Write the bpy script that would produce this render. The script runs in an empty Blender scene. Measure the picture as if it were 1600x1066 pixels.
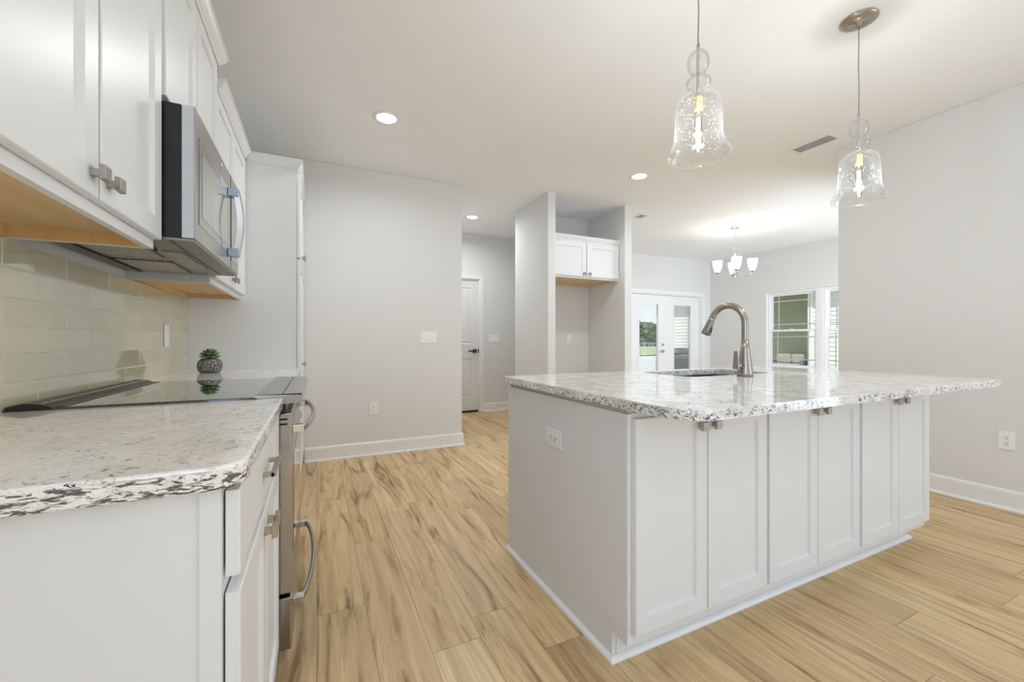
import bpy, bmesh, math, random
from mathutils import Vector, Matrix
random.seed(7)
S = bpy.context.scene
PI = math.pi

# ------------------------------------------------------------------ camera, world, sun, exposure
YAW = math.atan(305 / 642.0)
cam_d = bpy.data.cameras.new('camera'); cam = bpy.data.objects.new('camera', cam_d)
S.collection.objects.link(cam)
cam.location = (0, 0, 1.10); cam.rotation_euler = (PI / 2, 0, -YAW)
cam_d.sensor_width = 36; cam_d.lens = 642 / 1600 * 36; cam_d.clip_start = 0.05; cam_d.clip_end = 400
S.camera = cam
S.view_settings.view_transform = 'Standard'; S.view_settings.look = 'None'
S.view_settings.gamma = 1; S.view_settings.use_curve_mapping = False
S.view_settings.exposure = -0.13
S.cycles.max_bounces = 12; S.cycles.diffuse_bounces = 6; S.cycles.glossy_bounces = 5
S.cycles.transparent_max_bounces = 24; S.cycles.transmission_bounces = 8
S.cycles.caustics_reflective = False; S.cycles.caustics_refractive = False
S.cycles.use_denoising = True; S.cycles.sample_clamp_indirect = 6

W = bpy.data.worlds.new('sky'); S.world = W; W.use_nodes = True
wn = W.node_tree.nodes; wl = W.node_tree.links
bg = wn['Background']
tc = wn.new('ShaderNodeTexCoord'); sx = wn.new('ShaderNodeSeparateXYZ'); rp = wn.new('ShaderNodeValToRGB')
wl.new(tc.outputs['Generated'], sx.inputs[0]); wl.new(sx.outputs['Z'], rp.inputs[0]); wl.new(rp.outputs[0], bg.inputs[0])
rp.color_ramp.elements[0].position = 0.0; rp.color_ramp.elements[0].color = (0.97, 0.985, 1.0, 1)
rp.color_ramp.elements[1].position = 0.9; rp.color_ramp.elements[1].color = (0.45, 0.66, 1.0, 1)
bg.inputs[1].default_value = 1.15

def add_light(name, kind, loc, energy, color=(1, 1, 1), **k):
    d = bpy.data.lights.new(name, kind); d.energy = energy; d.color = color
    o = bpy.data.objects.new(name, d); S.collection.objects.link(o); o.location = loc
    rot = k.pop('rot', None); par = k.pop('parent', None)
    for a, v in k.items(): setattr(d, a, v)
    if rot: o.rotation_euler = rot
    if par: o.parent = par; o.location = Vector(loc) - ORG[par.name]
    return o
ORG = {}
sun = add_light('sun', 'SUN', (0, 0, 20), 3.6, (1.0, 0.96, 0.9), angle=0.01)
sun.rotation_euler = Vector((-0.62, -0.42, 0.9)).to_track_quat('Z', 'Y').to_euler()
# added fill lights outside made-up windows in the walls out of view
add_light('living_added_fill', 'AREA', (2.0, -4.02, 1.45), 4, (0.93, 0.97, 1.0), shape='RECTANGLE', size=3.4, size_y=1.9, rot=(PI / 2, 0, 0))
add_light('side_added_fill', 'AREA', (-0.87, -1.9, 1.45), 48, (0.54, 0.72, 1.0), shape='RECTANGLE', size=1.9, size_y=2.2, rot=(0, -PI / 2, 0))
add_light('patio_added_fill', 'AREA', (4.21, -1.6, 1.4), 46, (0.62, 0.8, 1.0), shape='RECTANGLE', size=1.9, size_y=2.3, rot=(0, PI / 2, 0))
add_light('dining_side_added_fill', 'AREA', (5.9, 1.15, 1.25), 150, (0.75, 0.86, 1.0), shape='RECTANGLE', size=2.6, size_y=1.8, rot=(PI / 2, 0, 0))
CAN_W = 9.4; PEND_W = 17.0; CHAND_W = 1.9

# ------------------------------------------------------------------ material helpers
def srgb(r, g, b):
    f = lambda c: (c / 255) / 12.92 if c / 255 <= 0.04045 else ((c / 255 + 0.055) / 1.055) ** 2.4
    return (f(r), f(g), f(b), 1)
def pbr(name, col, rough=0.5, metal=0.0, **k):
    m = bpy.data.materials.new(name); m.use_nodes = True
    b = m.node_tree.nodes['Principled BSDF']
    b.inputs['Base Color'].default_value = col; b.inputs['Roughness'].default_value = rough; b.inputs['Metallic'].default_value = metal
    for kk, v in k.items(): b.inputs[kk.replace('_', ' ')].default_value = v
    return m
class N:
    def __init__(s, m): s.m = m; s.n = m.node_tree.nodes; s.l = m.node_tree.links; s.b = s.n['Principled BSDF']
    def add(s, t, **k):
        nd = s.n.new('ShaderNode' + t)
        for a, v in k.items():
            if a.startswith('i_'):
                nd.inputs[a[2:].replace('_', ' ')].default_value = v
            else: setattr(nd, a, v)
        return nd
    def link(s, a, b): s.l.new(a, b)
    def math(s, op, a, b=None, c=None):
        nd = s.n.new('ShaderNodeMath'); nd.operation = op
        for i, v in enumerate((a, b, c)):
            if v is None: continue
            if isinstance(v, (int, float)): nd.inputs[i].default_value = v
            else: s.l.new(v, nd.inputs[i])
        return nd.outputs[0]
    def ramp(s, fac, stops):
        nd = s.n.new('ShaderNodeValToRGB'); s.l.new(fac, nd.inputs[0])
        e = nd.color_ramp.elements
        while len(e) < len(stops): e.new(0.5)
        for el, (p, c) in zip(e, stops): el.position = p; el.color = c if len(c) == 4 else (*c, 1)
        return nd.outputs[0]
    def mix(s, fac, a, b, mode='MIX'):
        nd = s.n.new('ShaderNodeMix'); nd.data_type = 'RGBA'; nd.blend_type = mode
        for sock, v in ((nd.inputs[0], fac), (nd.inputs[6], a), (nd.inputs[7], b)):
            if isinstance(v, (int, float)): sock.default_value = v
            elif isinstance(v, tuple): sock.default_value = v
            else: s.l.new(v, sock)
        return nd.outputs[2]
    def coord(s, scale=(1, 1, 1), geo=True):
        g = s.n.new('ShaderNodeNewGeometry') if geo else s.n.new('ShaderNodeTexCoord')
        mp = s.n.new('ShaderNodeMapping'); mp.inputs['Scale'].default_value = scale
        s.l.new(g.outputs['Position' if geo else 'Object'], mp.inputs[0]); return mp.outputs[0]
    def noise(s, vec, scale, detail=2, rough=0.5, dist=0.0):
        nd = s.add('TexNoise'); nd.inputs['Scale'].default_value = scale; nd.inputs['Detail'].default_value = detail
        nd.inputs['Roughness'].default_value = rough; nd.inputs['Distortion'].default_value = dist
        s.l.new(vec, nd.inputs['Vector']); return nd.outputs[0]
    def bump(s, h, strength, dist=0.01):
        nd = s.add('Bump'); nd.inputs['Strength'].default_value = strength; nd.inputs['Distance'].default_value = dist
        s.l.new(h, nd.inputs['Height']); s.l.new(nd.outputs[0], s.b.inputs['Normal'])

def m_wall(name, col, bump=0.06):
    m = pbr(name, col, 0.75); n = N(m); v = n.coord()
    n.bump(n.noise(v, 90, 3), bump, 0.004); return m
M = {}
M['wall'] = m_wall('wall paint', srgb(226, 226, 224))
M['ceiling'] = m_wall('ceiling paint', srgb(246, 247, 247))
n = N(M['ceiling']); v = n.coord(); h = n.ramp(n.noise(v, 22, 5, 0.6, 0.6), [(0.48, (0, 0, 0)), (0.6, (1, 1, 1))]); n.bump(h, 0.10, 0.004)
M['trim'] = pbr('white trim paint', srgb(240, 240, 240), 0.35)
M['cab'] = pbr('white cabinet lacquer', srgb(230, 231, 232), 0.36)
M['door'] = pbr('interior door paint', srgb(232, 231, 228), 0.4)
M['plastic'] = pbr('white plastic', srgb(243, 243, 241), 0.3)
M['dark'] = pbr('dark gap', srgb(22, 22, 24), 0.6)
M['black'] = pbr('black enamel', srgb(28, 28, 30), 0.3)
M['nickel'] = pbr('brushed nickel', srgb(176, 168, 156), 0.32, 1.0)
M['knob'] = pbr('satin nickel knob', srgb(174, 168, 160), 0.34, 1.0)
M['faucet'] = pbr('spot resist nickel', srgb(166, 160, 150), 0.28, 1.0)
M['chrome'] = pbr('chrome', srgb(215, 215, 218), 0.1, 1.0)
M['steel'] = pbr('stainless steel', srgb(176, 172, 168), 0.24, 1.0)
n = N(M['steel']); v = n.coord((2, 2, 400)); n.bump(n.noise(v, 1.0, 2), 0.03, 0.002)
M['steel_plain'] = pbr('polished steel', srgb(222, 222, 224), 0.16, 1.0)
M['bluechrome'] = pbr('blue tinted chrome', srgb(176, 188, 204), 0.15, 1.0)
M['ventgrey'] = pbr('grey vent metal', srgb(88, 86, 84), 0.4, 0.0)
M['steel_dull'] = pbr('galvanised underside', srgb(150, 148, 140), 0.42, 0.8)
M['bglass'] = pbr('black cooktop glass', srgb(18, 17, 15), 0.03, 0.0, Specular_IOR_Level=1.0, Coat_Weight=1.0, Coat_Roughness=0.02)
M['mwglass'] = pbr('smoked oven glass', srgb(60, 58, 54), 0.06, 0.0, Specular_IOR_Level=1.0, Coat_Weight=1.0, Coat_Roughness=0.03)
M['lens'] = pbr('lamp lens', (1, 1, 1, 1), 0.5); b = M['lens'].node_tree.nodes['Principled BSDF']
b.inputs['Emission Color'].default_value = (1, 0.98, 0.94, 1); b.inputs['Emission Strength'].default_value = 6
M['shade'] = pbr('frosted glass shade', (0.95, 0.95, 0.95, 1), 0.5); b = M['shade'].node_tree.nodes['Principled BSDF']
b.inputs['Emission Color'].default_value = (1, 0.97, 0.92, 1); b.inputs['Emission Strength'].default_value = 1.6
M['filament'] = pbr('glowing bulb', (1, 1, 1, 1), 0.5); b = M['filament'].node_tree.nodes['Principled BSDF']
b.inputs['Emission Color'].default_value = (1, 0.86, 0.6, 1); b.inputs['Emission Strength'].default_value = 12
M['brass'] = pbr('pale gold socket', srgb(222, 206, 166), 0.3, 1.0)
M['cord'] = pbr('grey silk cord', srgb(150, 150, 150), 0.5)
M['leaf'] = pbr('succulent leaf', srgb(80, 118, 66), 0.45)
n = N(M['leaf']); v = n.coord(); n.link(n.ramp(n.noise(v, 60, 2), [(0.3, srgb(48, 82, 44)), (0.7, srgb(120, 158, 100))]), n.b.inputs['Base Color'])

def thin_glass(name, tint, rough=0.0, base=0.06, bubbles=False, edge=0.8):
    m = bpy.data.materials.new(name); m.use_nodes = True; nt = m.node_tree; nt.nodes.clear()
    out = nt.nodes.new('ShaderNodeOutputMaterial'); tr = nt.nodes.new('ShaderNodeBsdfTransparent'); gl = nt.nodes.new('ShaderNodeBsdfGlossy')
    mx = nt.nodes.new('ShaderNodeMixShader'); fr = nt.nodes.new('ShaderNodeLayerWeight'); fr.inputs['Blend'].default_value = 0.25
    ma = nt.nodes.new('ShaderNodeMath'); ma.operation = 'MULTIPLY_ADD'; ma.inputs[1].default_value = edge; ma.inputs[2].default_value = base
    tr.inputs[0].default_value = (*tint, 1); gl.inputs['Roughness'].default_value = rough
    nt.links.new(fr.outputs['Fresnel'], ma.inputs[0]); nt.links.new(ma.outputs[0], mx.inputs[0])
    nt.links.new(tr.outputs[0], mx.inputs[1]); nt.links.new(gl.outputs[0], mx.inputs[2]); nt.links.new(mx.outputs[0], out.inputs[0])
    if bubbles:
        g = nt.nodes.new('ShaderNodeNewGeometry'); vo = nt.nodes.new('ShaderNodeTexVoronoi'); vo.inputs['Scale'].default_value = 70
        rp = nt.nodes.new('ShaderNodeValToRGB'); rp.color_ramp.elements[0].position = 0.06; rp.color_ramp.elements[0].color = (1, 1, 1, 1)
        rp.color_ramp.elements[1].position = 0.16; rp.color_ramp.elements[1].color = (0, 0, 0, 1)
        nt.links.new(g.outputs['Position'], vo.inputs['Vector']); nt.links.new(vo.outputs['Distance'], rp.inputs[0])
        df = nt.nodes.new('ShaderNodeBsdfTranslucent'); df.inputs[0].default_value = (1, 1, 1, 1)
        d2 = nt.nodes.new('ShaderNodeBsdfDiffuse'); d2.inputs[0].default_value = (1, 1, 1, 1); ad = nt.nodes.new('ShaderNodeMixShader'); ad.inputs[0].default_value = 0.5
        nt.links.new(df.outputs[0], ad.inputs[1]); nt.links.new(d2.outputs[0], ad.inputs[2])
        # rim light scattered in the thick edges of the hand-blown glass, plus trapped bubbles
        m3 = nt.nodes.new('ShaderNodeMixShader'); mm = nt.nodes.new('ShaderNodeMath'); mm.operation = 'MULTIPLY_ADD'; mm.inputs[1].default_value = 0.22
        ff = nt.nodes.new('ShaderNodeMath'); ff.operation = 'MULTIPLY'; ff.inputs[1].default_value = 0.018
        nt.links.new(fr.outputs['Facing'], ff.inputs[0]); nt.links.new(rp.outputs[0], mm.inputs[0]); nt.links.new(ff.outputs[0], mm.inputs[2])
        nt.links.new(mm.outputs[0], m3.inputs[0]); nt.links.new(mx.outputs[0], m3.inputs[1]); nt.links.new(ad.outputs[0], m3.inputs[2]); nt.links.new(m3.outputs[0], out.inputs[0])
    return m
M['pane'] = thin_glass('window glass', (0.97, 0.99, 0.98), 0.0, 0.02, edge=0.5)
M['pglass'] = thin_glass('seeded pendant glass', (0.99, 0.99, 0.99), 0.05, 0.015, True, 0.35)
M['bulbglass'] = thin_glass('clear bulb glass', (1, 0.97, 0.9), 0.0, 0.03)

# wood floor planks running away from the kitchen (along Y)
m = pbr('oak plank floor', srgb(196, 160, 116), 0.44); M['floor'] = m; n = N(m)
g = n.add('NewGeometry'); sp = n.add('SeparateXYZ'); n.link(g.outputs['Position'], sp.inputs[0]); X, Y = sp.outputs[0], sp.outputs[1]
PW, PL = 0.184, 1.28
row = n.math('FLOOR', n.math('DIVIDE', X, PW))
wn1 = n.add('TexWhiteNoise', noise_dimensions='1D'); n.link(row, wn1.inputs['W'])
ys = n.math('DIVIDE', n.math('ADD', Y, n.math('MULTIPLY', wn1.outputs[0], PL)), PL)
colm = n.math('FLOOR', ys)
cmb = n.add('CombineXYZ'); n.link(row, cmb.inputs[0]); n.link(colm, cmb.inputs[1])
wn2 = n.add('TexWhiteNoise', noise_dimensions='3D'); n.link(cmb.outputs[0], wn2.inputs['Vector']); rnd = wn2.outputs[0]
gx = n.math('ADD', X, n.math('MULTIPLY', rnd, 37.0)); gy = n.math('ADD', Y, n.math('MULTIPLY', rnd, 91.0))
def vec(a, b):
    c = n.add('CombineXYZ'); n.link(a, c.inputs[0]); n.link(b, c.inputs[1]); n.link(rnd, c.inputs[2]); return c.outputs[0]
soft = n.noise(vec(n.math('MULTIPLY', gx, 26.0), n.math('MULTIPLY', gy, 0.7)), 1.0, 3, 0.55, 0.6)
big = n.noise(vec(n.math('MULTIPLY', gx, 5.0), n.math('MULTIPLY', gy, 0.55)), 1.0, 3, 0.5, 0.7)
rings = n.math('FRACT', n.math('MULTIPLY', big, 9.0))
rings = n.math('ABSOLUTE', n.math('SUBTRACT', rings, 0.5))
fib = n.noise(vec(n.math('MULTIPLY', gx, 90.0), n.math('MULTIPLY', gy, 3.0)), 1.0, 3, 0.6)
streak = n.noise(vec(n.math('MULTIPLY', gx, 10.0), n.math('MULTIPLY', gy, 1.1)), 1.0, 5, 0.66, 1.3)
base = n.ramp(rnd, [(0.0, srgb(206, 174, 128)), (0.3, srgb(234, 204, 148)), (0.6, srgb(222, 190, 142)), (1.0, srgb(240, 214, 166))])
base = n.mix(n.math('MULTIPLY', n.ramp(big, [(0.35, (0, 0, 0)), (0.65, (1, 1, 1))]), 0.45), base, srgb(228, 204, 164))
base = n.mix(n.math('MULTIPLY', n.ramp(soft, [(0.42, (1, 1, 1)), (0.54, (0, 0, 0))]), 0.34), base, srgb(182, 150, 110))
base = n.mix(n.math('MULTIPLY', n.ramp(rings, [(0.0, (1, 1, 1)), (0.22, (0, 0, 0))]), 0.26), base, srgb(166, 128, 80))
base = n.mix(n.math('MULTIPLY', n.ramp(streak, [(0.52, (0, 0, 0)), (0.64, (1, 1, 1))]), 0.62), base, srgb(138, 100, 62))
base = n.mix(n.math('MULTIPLY', n.ramp(streak, [(0.63, (0, 0, 0)), (0.70, (1, 1, 1))]), 0.75), base, srgb(100, 70, 42))
base = n.mix(n.math('MULTIPLY', n.ramp(fib, [(0.35, (1, 1, 1)), (0.6, (0, 0, 0))]), 0.20), base, srgb(164, 126, 82))
ex = n.math('ABSOLUTE', n.math('SUBTRACT', n.math('FRACT', n.math('DIVIDE', X, PW)), 0.5))
ey = n.math('ABSOLUTE', n.math('SUBTRACT', n.math('FRACT', ys), 0.5))
gap = n.math('MAXIMUM', n.math('GREATER_THAN', ex, 0.5 - 0.0011 / PW), n.math('GREATER_THAN', ey, 0.5 - 0.0012 / PL))
base = n.mix(n.math('MULTIPLY', gap, 0.65), base, srgb(92, 68, 46))
n.link(base, n.b.inputs['Base Color'])
n.bump(n.math('SUBTRACT', n.math('MULTIPLY', fib, 0.3), gap), 0.25, 0.001)

# speckled white granite
def granite(name, warm, grey, brown, dark, cover, cov2, stretch):
    m = pbr(name, srgb(222, 218, 210), 0.05, 0, Specular_IOR_Level=0.7); n = N(m); v = n.coord()
    c = n.ramp(n.noise(v, 11, 4, 0.6, 0.4), [(0.36, warm), (0.58, srgb(250, 249, 247))])
    s1 = n.ramp(n.noise(n.coord((0.8, 1, 1)), 62, 4, 0.7, 1.0), [(0.53, (0, 0, 0)), (0.66, (1, 1, 1))])
    c = n.mix(n.math('MULTIPLY', s1, 0.36), c, grey)
    s2 = n.ramp(n.noise(n.coord((0.7, 1.1, 1)), 34, 4, 0.7, 1.4), [(0.60, (0, 0, 0)), (0.70, (1, 1, 1))])
    c = n.mix(n.math('MULTIPLY', s2, 0.30), c, brown)
    cl = n.ramp(n.noise(n.coord((1, 1, 1.5)), 10, 4, 0.65, 0.8), [(0.44, (0.15, 0.15, 0.15)), (0.60, (1, 1, 1))])
    s3 = n.ramp(n.noise(n.coord((0.75, 1, 1.5)), 80, 4, 0.75, 1.0), [(cover, (0, 0, 0)), (cover + 0.045, (1, 1, 1))])
    c = n.mix(n.math('MULTIPLY', s3, cl), c, dark)
    # dark flecks thicken below the top face, so they crowd the edges
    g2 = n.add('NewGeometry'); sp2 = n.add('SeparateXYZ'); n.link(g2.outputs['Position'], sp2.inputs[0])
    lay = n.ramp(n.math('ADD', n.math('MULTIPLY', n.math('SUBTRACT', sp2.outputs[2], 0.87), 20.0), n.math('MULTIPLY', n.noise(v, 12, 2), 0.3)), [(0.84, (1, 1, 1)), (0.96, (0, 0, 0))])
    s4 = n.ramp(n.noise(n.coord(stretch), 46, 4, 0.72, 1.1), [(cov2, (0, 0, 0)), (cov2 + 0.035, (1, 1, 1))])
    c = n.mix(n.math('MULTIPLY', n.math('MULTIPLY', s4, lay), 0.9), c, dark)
    n.link(c, n.b.inputs['Base Color']); return m
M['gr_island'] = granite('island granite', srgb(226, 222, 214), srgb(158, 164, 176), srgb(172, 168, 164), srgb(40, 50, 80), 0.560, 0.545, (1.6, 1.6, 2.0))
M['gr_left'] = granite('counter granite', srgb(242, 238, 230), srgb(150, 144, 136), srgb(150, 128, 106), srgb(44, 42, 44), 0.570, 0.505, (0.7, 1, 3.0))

# glass tile and grout
m = pbr('glass subway tile', srgb(182, 177, 152), 0.035, 0, Specular_IOR_Level=0.85, Coat_Weight=0.6, Coat_Roughness=0.02); M['tile'] = m; n = N(m)
v = n.coord(); n.bump(n.noise(v, 5, 1), 0.10, 0.004)
oi = n.add('Attribute', attribute_name='tint', attribute_type='GEOMETRY')
n.link(n.mix(oi.outputs['Fac'], srgb(206, 199, 168), srgb(214, 208, 180)), n.b.inputs['Base Color'])
M['grout'] = pbr('grout', srgb(226, 224, 214), 0.8)
# maple plywood
m = pbr('maple plywood', srgb(205, 160, 105), 0.5); M['maple'] = m; n = N(m)
v = n.coord((14, 1.6, 14)); n.link(n.ramp(n.noise(v, 1.4, 4, 0.6, 0.4), [(0.3, srgb(214, 176, 126)), (0.7, srgb(232, 200, 154))]), n.b.inputs['Base Color'])
# woven pot
m = pbr('black woven pot', srgb(40, 40, 42), 0.6); M['pot'] = m; n = N(m)
v = n.coord((1, 1, 1.25)); w = n.add('TexVoronoi', feature='DISTANCE_TO_EDGE'); w.inputs['Scale'].default_value = 85; n.link(v, w.inputs['Vector'])
cc = n.ramp(w.outputs['Distance'], [(0.03, srgb(190, 188, 184)), (0.10, srgb(34, 34, 36))]); n.link(cc, n.b.inputs['Base Color'])
M['filter'] = pbr('aluminium mesh filter', srgb(168, 164, 150), 0.4, 0.7); n = N(M['filter']); v = n.coord()
n.link(n.ramp(n.noise(v, 260, 2), [(0.4, srgb(110, 106, 96)), (0.6, srgb(205, 200, 186))]), n.b.inputs['Base Color'])
# outdoors
def siding(name, col):
    m = pbr(name, col, 0.7); return m
M['sid_white'] = siding('white lap siding', srgb(236, 236, 230)); M['sid_olive'] = siding('olive lap siding', srgb(196, 200, 172))
M['roof'] = pbr('shingle roof', srgb(110, 108, 106), 0.9)
M['lawn'] = pbr('dry lawn', srgb(176, 170, 128), 0.95); n = N(M['lawn']); n.link(n.ramp(n.noise(n.coord(), 1.2, 5, 0.6), [(0.35, srgb(150, 152, 104)), (0.65, srgb(206, 196, 160))]), n.b.inputs['Base Color'])
M['concrete'] = pbr('pale concrete', srgb(214, 210, 200), 0.85)
M['road'] = pbr('asphalt', srgb(92, 92, 92), 0.9)
M['foliage'] = pbr('tree foliage', srgb(70, 92, 54), 0.8); n = N(M['foliage']); n.link(n.ramp(n.noise(n.coord(), 2.5, 4, 0.7), [(0.35, srgb(48, 68, 40)), (0.65, srgb(112, 132, 84))]), n.b.inputs['Base Color'])
M['bark'] = pbr('bark', srgb(84, 72, 60), 0.9)
M['car'] = pbr('blue grey car paint', srgb(120, 134, 150), 0.3); M['rubber'] = pbr('rubber', srgb(25, 25, 25), 0.7)
M['acgrey'] = pbr('grey metal housing', srgb(122, 128, 136), 0.5); M['beige'] = pbr('beige cushion', srgb(178, 174, 160), 0.8)
M['mulch'] = pbr('dark mulch', srgb(70, 58, 50), 0.95)
M['slat'] = pbr('blind slat', srgb(225, 228, 226), 0.5)

# ------------------------------------------------------------------ geometry helpers
class G:
    def __init__(s): s.v = []; s.f = []; s.mi = []; s.sm = []
    def _add(s, vs, fs, mi=0, sm=False):
        o = len(s.v); s.v += [tuple(p) for p in vs]; s.f += [tuple(i + o for i in f) for f in fs]; s.mi += [mi] * len(fs); s.sm += [sm] * len(fs); return s
    def box(s, x0, x1, y0, y1, z0, z1, mi=0, rot=None):
        x0, x1 = sorted((x0, x1)); y0, y1 = sorted((y0, y1)); z0, z1 = sorted((z0, z1))
        vs = [Vector(p) for p in ((x0, y0, z0), (x1, y0, z0), (x1, y1, z0), (x0, y1, z0), (x0, y0, z1), (x1, y0, z1), (x1, y1, z1), (x0, y1, z1))]
        if rot is not None:
            c = sum(vs, Vector()) / 8; vs = [rot @ (p - c) + c for p in vs]
        return s._add(vs, [(0, 3, 2, 1), (4, 5, 6, 7), (0, 1, 5, 4), (1, 2, 6, 5), (2, 3, 7, 6), (3, 0, 4, 7)], mi)
    def prism(s, poly, d0, d1, M_, mi=0, sm=False):     # poly in (u, v); M_(u, v, w) -> world
        k = len(poly); vs = [M_(u, v, d0) for u, v in poly] + [M_(u, v, d1) for u, v in poly]
        fs = [tuple(range(k - 1, -1, -1)), tuple(range(k, 2 * k))]
        s._add(vs, fs, mi, False)
        o = len(s.v) - 2 * k
        for i in range(k): s.f.append((o + i, o + (i + 1) % k, o + k + (i + 1) % k, o + k + i)); s.mi.append(mi); s.sm.append(sm)
        return s
    def lathe(s, prof, c, seg=32, mi=0, axis='z', closed=False, cap=False):
        k = len(prof); vs = []
        for j in range(seg):
            a = 2 * PI * j / seg
            for r, h in prof:
                p = (r * math.cos(a), r * math.sin(a), h)
                if axis == 'x': p = (p[2], p[0], p[1])
                if axis == 'y': p = (p[0], p[2], p[1])
                vs.append((c[0] + p[0], c[1] + p[1], c[2] + p[2]))
        fs = []
        for j in range(seg):
            jn = (j + 1) % seg
            for i in range(k - 1 if not closed else k):
                i2 = (i + 1) % k
                fs.append((j * k + i, jn * k + i, jn * k + i2, j * k + i2))
        s._add(vs, fs, mi, True)
        if cap:
            o = len(s.v) - seg * k
            s.f.append(tuple(o + j * k for j in range(seg))); s.mi.append(mi); s.sm.append(False)
            s.f.append(tuple(o + j * k + k - 1 for j in range(seg))); s.mi.append(mi); s.sm.append(False)
        return s
    def tube(s, pts, r, seg=12, mi=0, cap=True, flat=None):
        pts = [Vector(p) for p in pts]; k = len(pts); rs = r if isinstance(r, (list, tuple)) else [r] * k
        up = None; vs = []
        for i, p in enumerate(pts):
            t = (pts[min(i + 1, k - 1)] - pts[max(i - 1, 0)]).normalized()
            if up is None:
                up = Vector((0, 0, 1)) if abs(t.z) < 0.9 else Vector((1, 0, 0))
            a = (up - t * up.dot(t)).normalized(); up = a; b = t.cross(a)
            ra, rb = (rs[i], rs[i]) if flat is None else (rs[i] * flat[0], rs[i] * flat[1])
            for j in range(seg):
                th = 2 * PI * j / seg; vs.append(p + a * math.cos(th) * ra + b * math.sin(th) * rb)
        fs = [(i * seg + j, i * seg + (j + 1) % seg, (i + 1) * seg + (j + 1) % seg, (i + 1) * seg + j) for i in range(k - 1) for j in range(seg)]
        s._add(vs, fs, mi, True)
        if cap:
            o = len(s.v) - k * seg
            s.f.append(tuple(range(o, o + seg))); s.mi.append(mi); s.sm.append(False)
            s.f.append(tuple(range(o + (k - 1) * seg, o + k * seg))); s.mi.append(mi); s.sm.append(False)
        return s
    def sweep(s, prof, path, outw, mi=0):
        """prof: (out, up) points; path: list of (x, y, z); outw: outward xy dir at each path point (mitred)"""
        k = len(prof); vs = []
        for p, o in zip(path, outw):
            for a, b in prof: vs.append((p[0] + o[0] * a, p[1] + o[1] * a, p[2] + b))
        fs = [(i * k + j, i * k + (j + 1) % k, (i + 1) * k + (j + 1) % k, (i + 1) * k + j) for i in range(len(path) - 1) for j in range(k)]
        fs += [tuple(range(k)), tuple(range((len(path) - 1) * k, len(path) * k))]
        return s._add(vs, fs, mi)
    def sphere(s, c, r, seg=16, ring=10, mi=0, sc=(1, 1, 1)):
        prof = [(max(1e-4, r * math.sin(PI * i / ring)), -r * math.cos(PI * i / ring)) for i in range(ring + 1)]
        o = len(s.v); s.lathe(prof, (0, 0, 0), seg, mi)
        s.v[o:] = [(c[0] + p[0] * sc[0], c[1] + p[1] * sc[1], c[2] + p[2] * sc[2]) for p in s.v[o:]]; return s
    def build(s, name, mats, parent=None, bevel=0, seg=2, angle=35, recalc=True):
        me = bpy.data.meshes.new(name); o = bpy.data.objects.new(name, me); S.collection.objects.link(o)
        org = Vector((0, 0, 0))
        if parent is not None:
            o.parent = parent; org = ORG[parent.name]
            ORG[o.name] = org.copy()
        else: ORG[o.name] = org.copy()
        me.from_pydata([(p[0] - org.x, p[1] - org.y, p[2] - org.z) for p in s.v], [], s.f)
        mats = mats if isinstance(mats, (list, tuple)) else [mats]
        for mt in mats: me.materials.append(M[mt] if isinstance(mt, str) else mt)
        for p, mi, sm in zip(me.polygons, s.mi, s.sm): p.material_index = mi; p.use_smooth = sm
        if recalc:
            bm = bmesh.new(); bm.from_mesh(me); bmesh.ops.recalc_face_normals(bm, faces=bm.faces); bm.to_mesh(me); bm.free()
        if bevel:
            md = o.modifiers.new('bevel', 'BEVEL'); md.width = bevel; md.segments = seg; md.limit_method = 'ANGLE'; md.angle_limit = math.radians(angle); md.harden_normals = False
        return o
def fx(x):  return lambda u, v, w: (x + w, u, v)        # face looking +X : u = Y
def fy(y):  return lambda u, v, w: (u, y - w, v)        # face looking -Y : u = X
def fnx(x): return lambda u, v, w: (x - w, u, v)        # face looking -X
def thing(name, label, cat, loc, group=None, kind=None):
    o = bpy.data.objects.new(name, None); S.collection.objects.link(o); o.location = loc; o.empty_display_size = 0.1
    ORG[o.name] = Vector(loc); return tag(o, label, cat, group, kind)
def tag(o, label=None, cat=None, group=None, kind=None):
    if label: o['label'] = label
    if cat: o['category'] = cat
    if group: o['group'] = group
    if kind: o['kind'] = kind
    return o
def struct(o, label=None): 
    o['kind'] = 'structure'
    if label: o['label'] = label
    return o
def copy_tree(o, loc=None, parent=None):
    c = o.copy(); S.collection.objects.link(c); ORG[c.name] = ORG[o.name].copy()
    if parent is not None: c.parent = parent
    if loc is not None: c.location = loc; ORG[c.name] = Vector(loc)
    for ch in list(o.children): copy_tree(ch, None, c)
    return c

# ------------------------------------------------------------------ dimensions
H = 2.75; LW = -0.75; FW = 4.165; RW = 4.075; HW = 5.98; DW = 7.43

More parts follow.
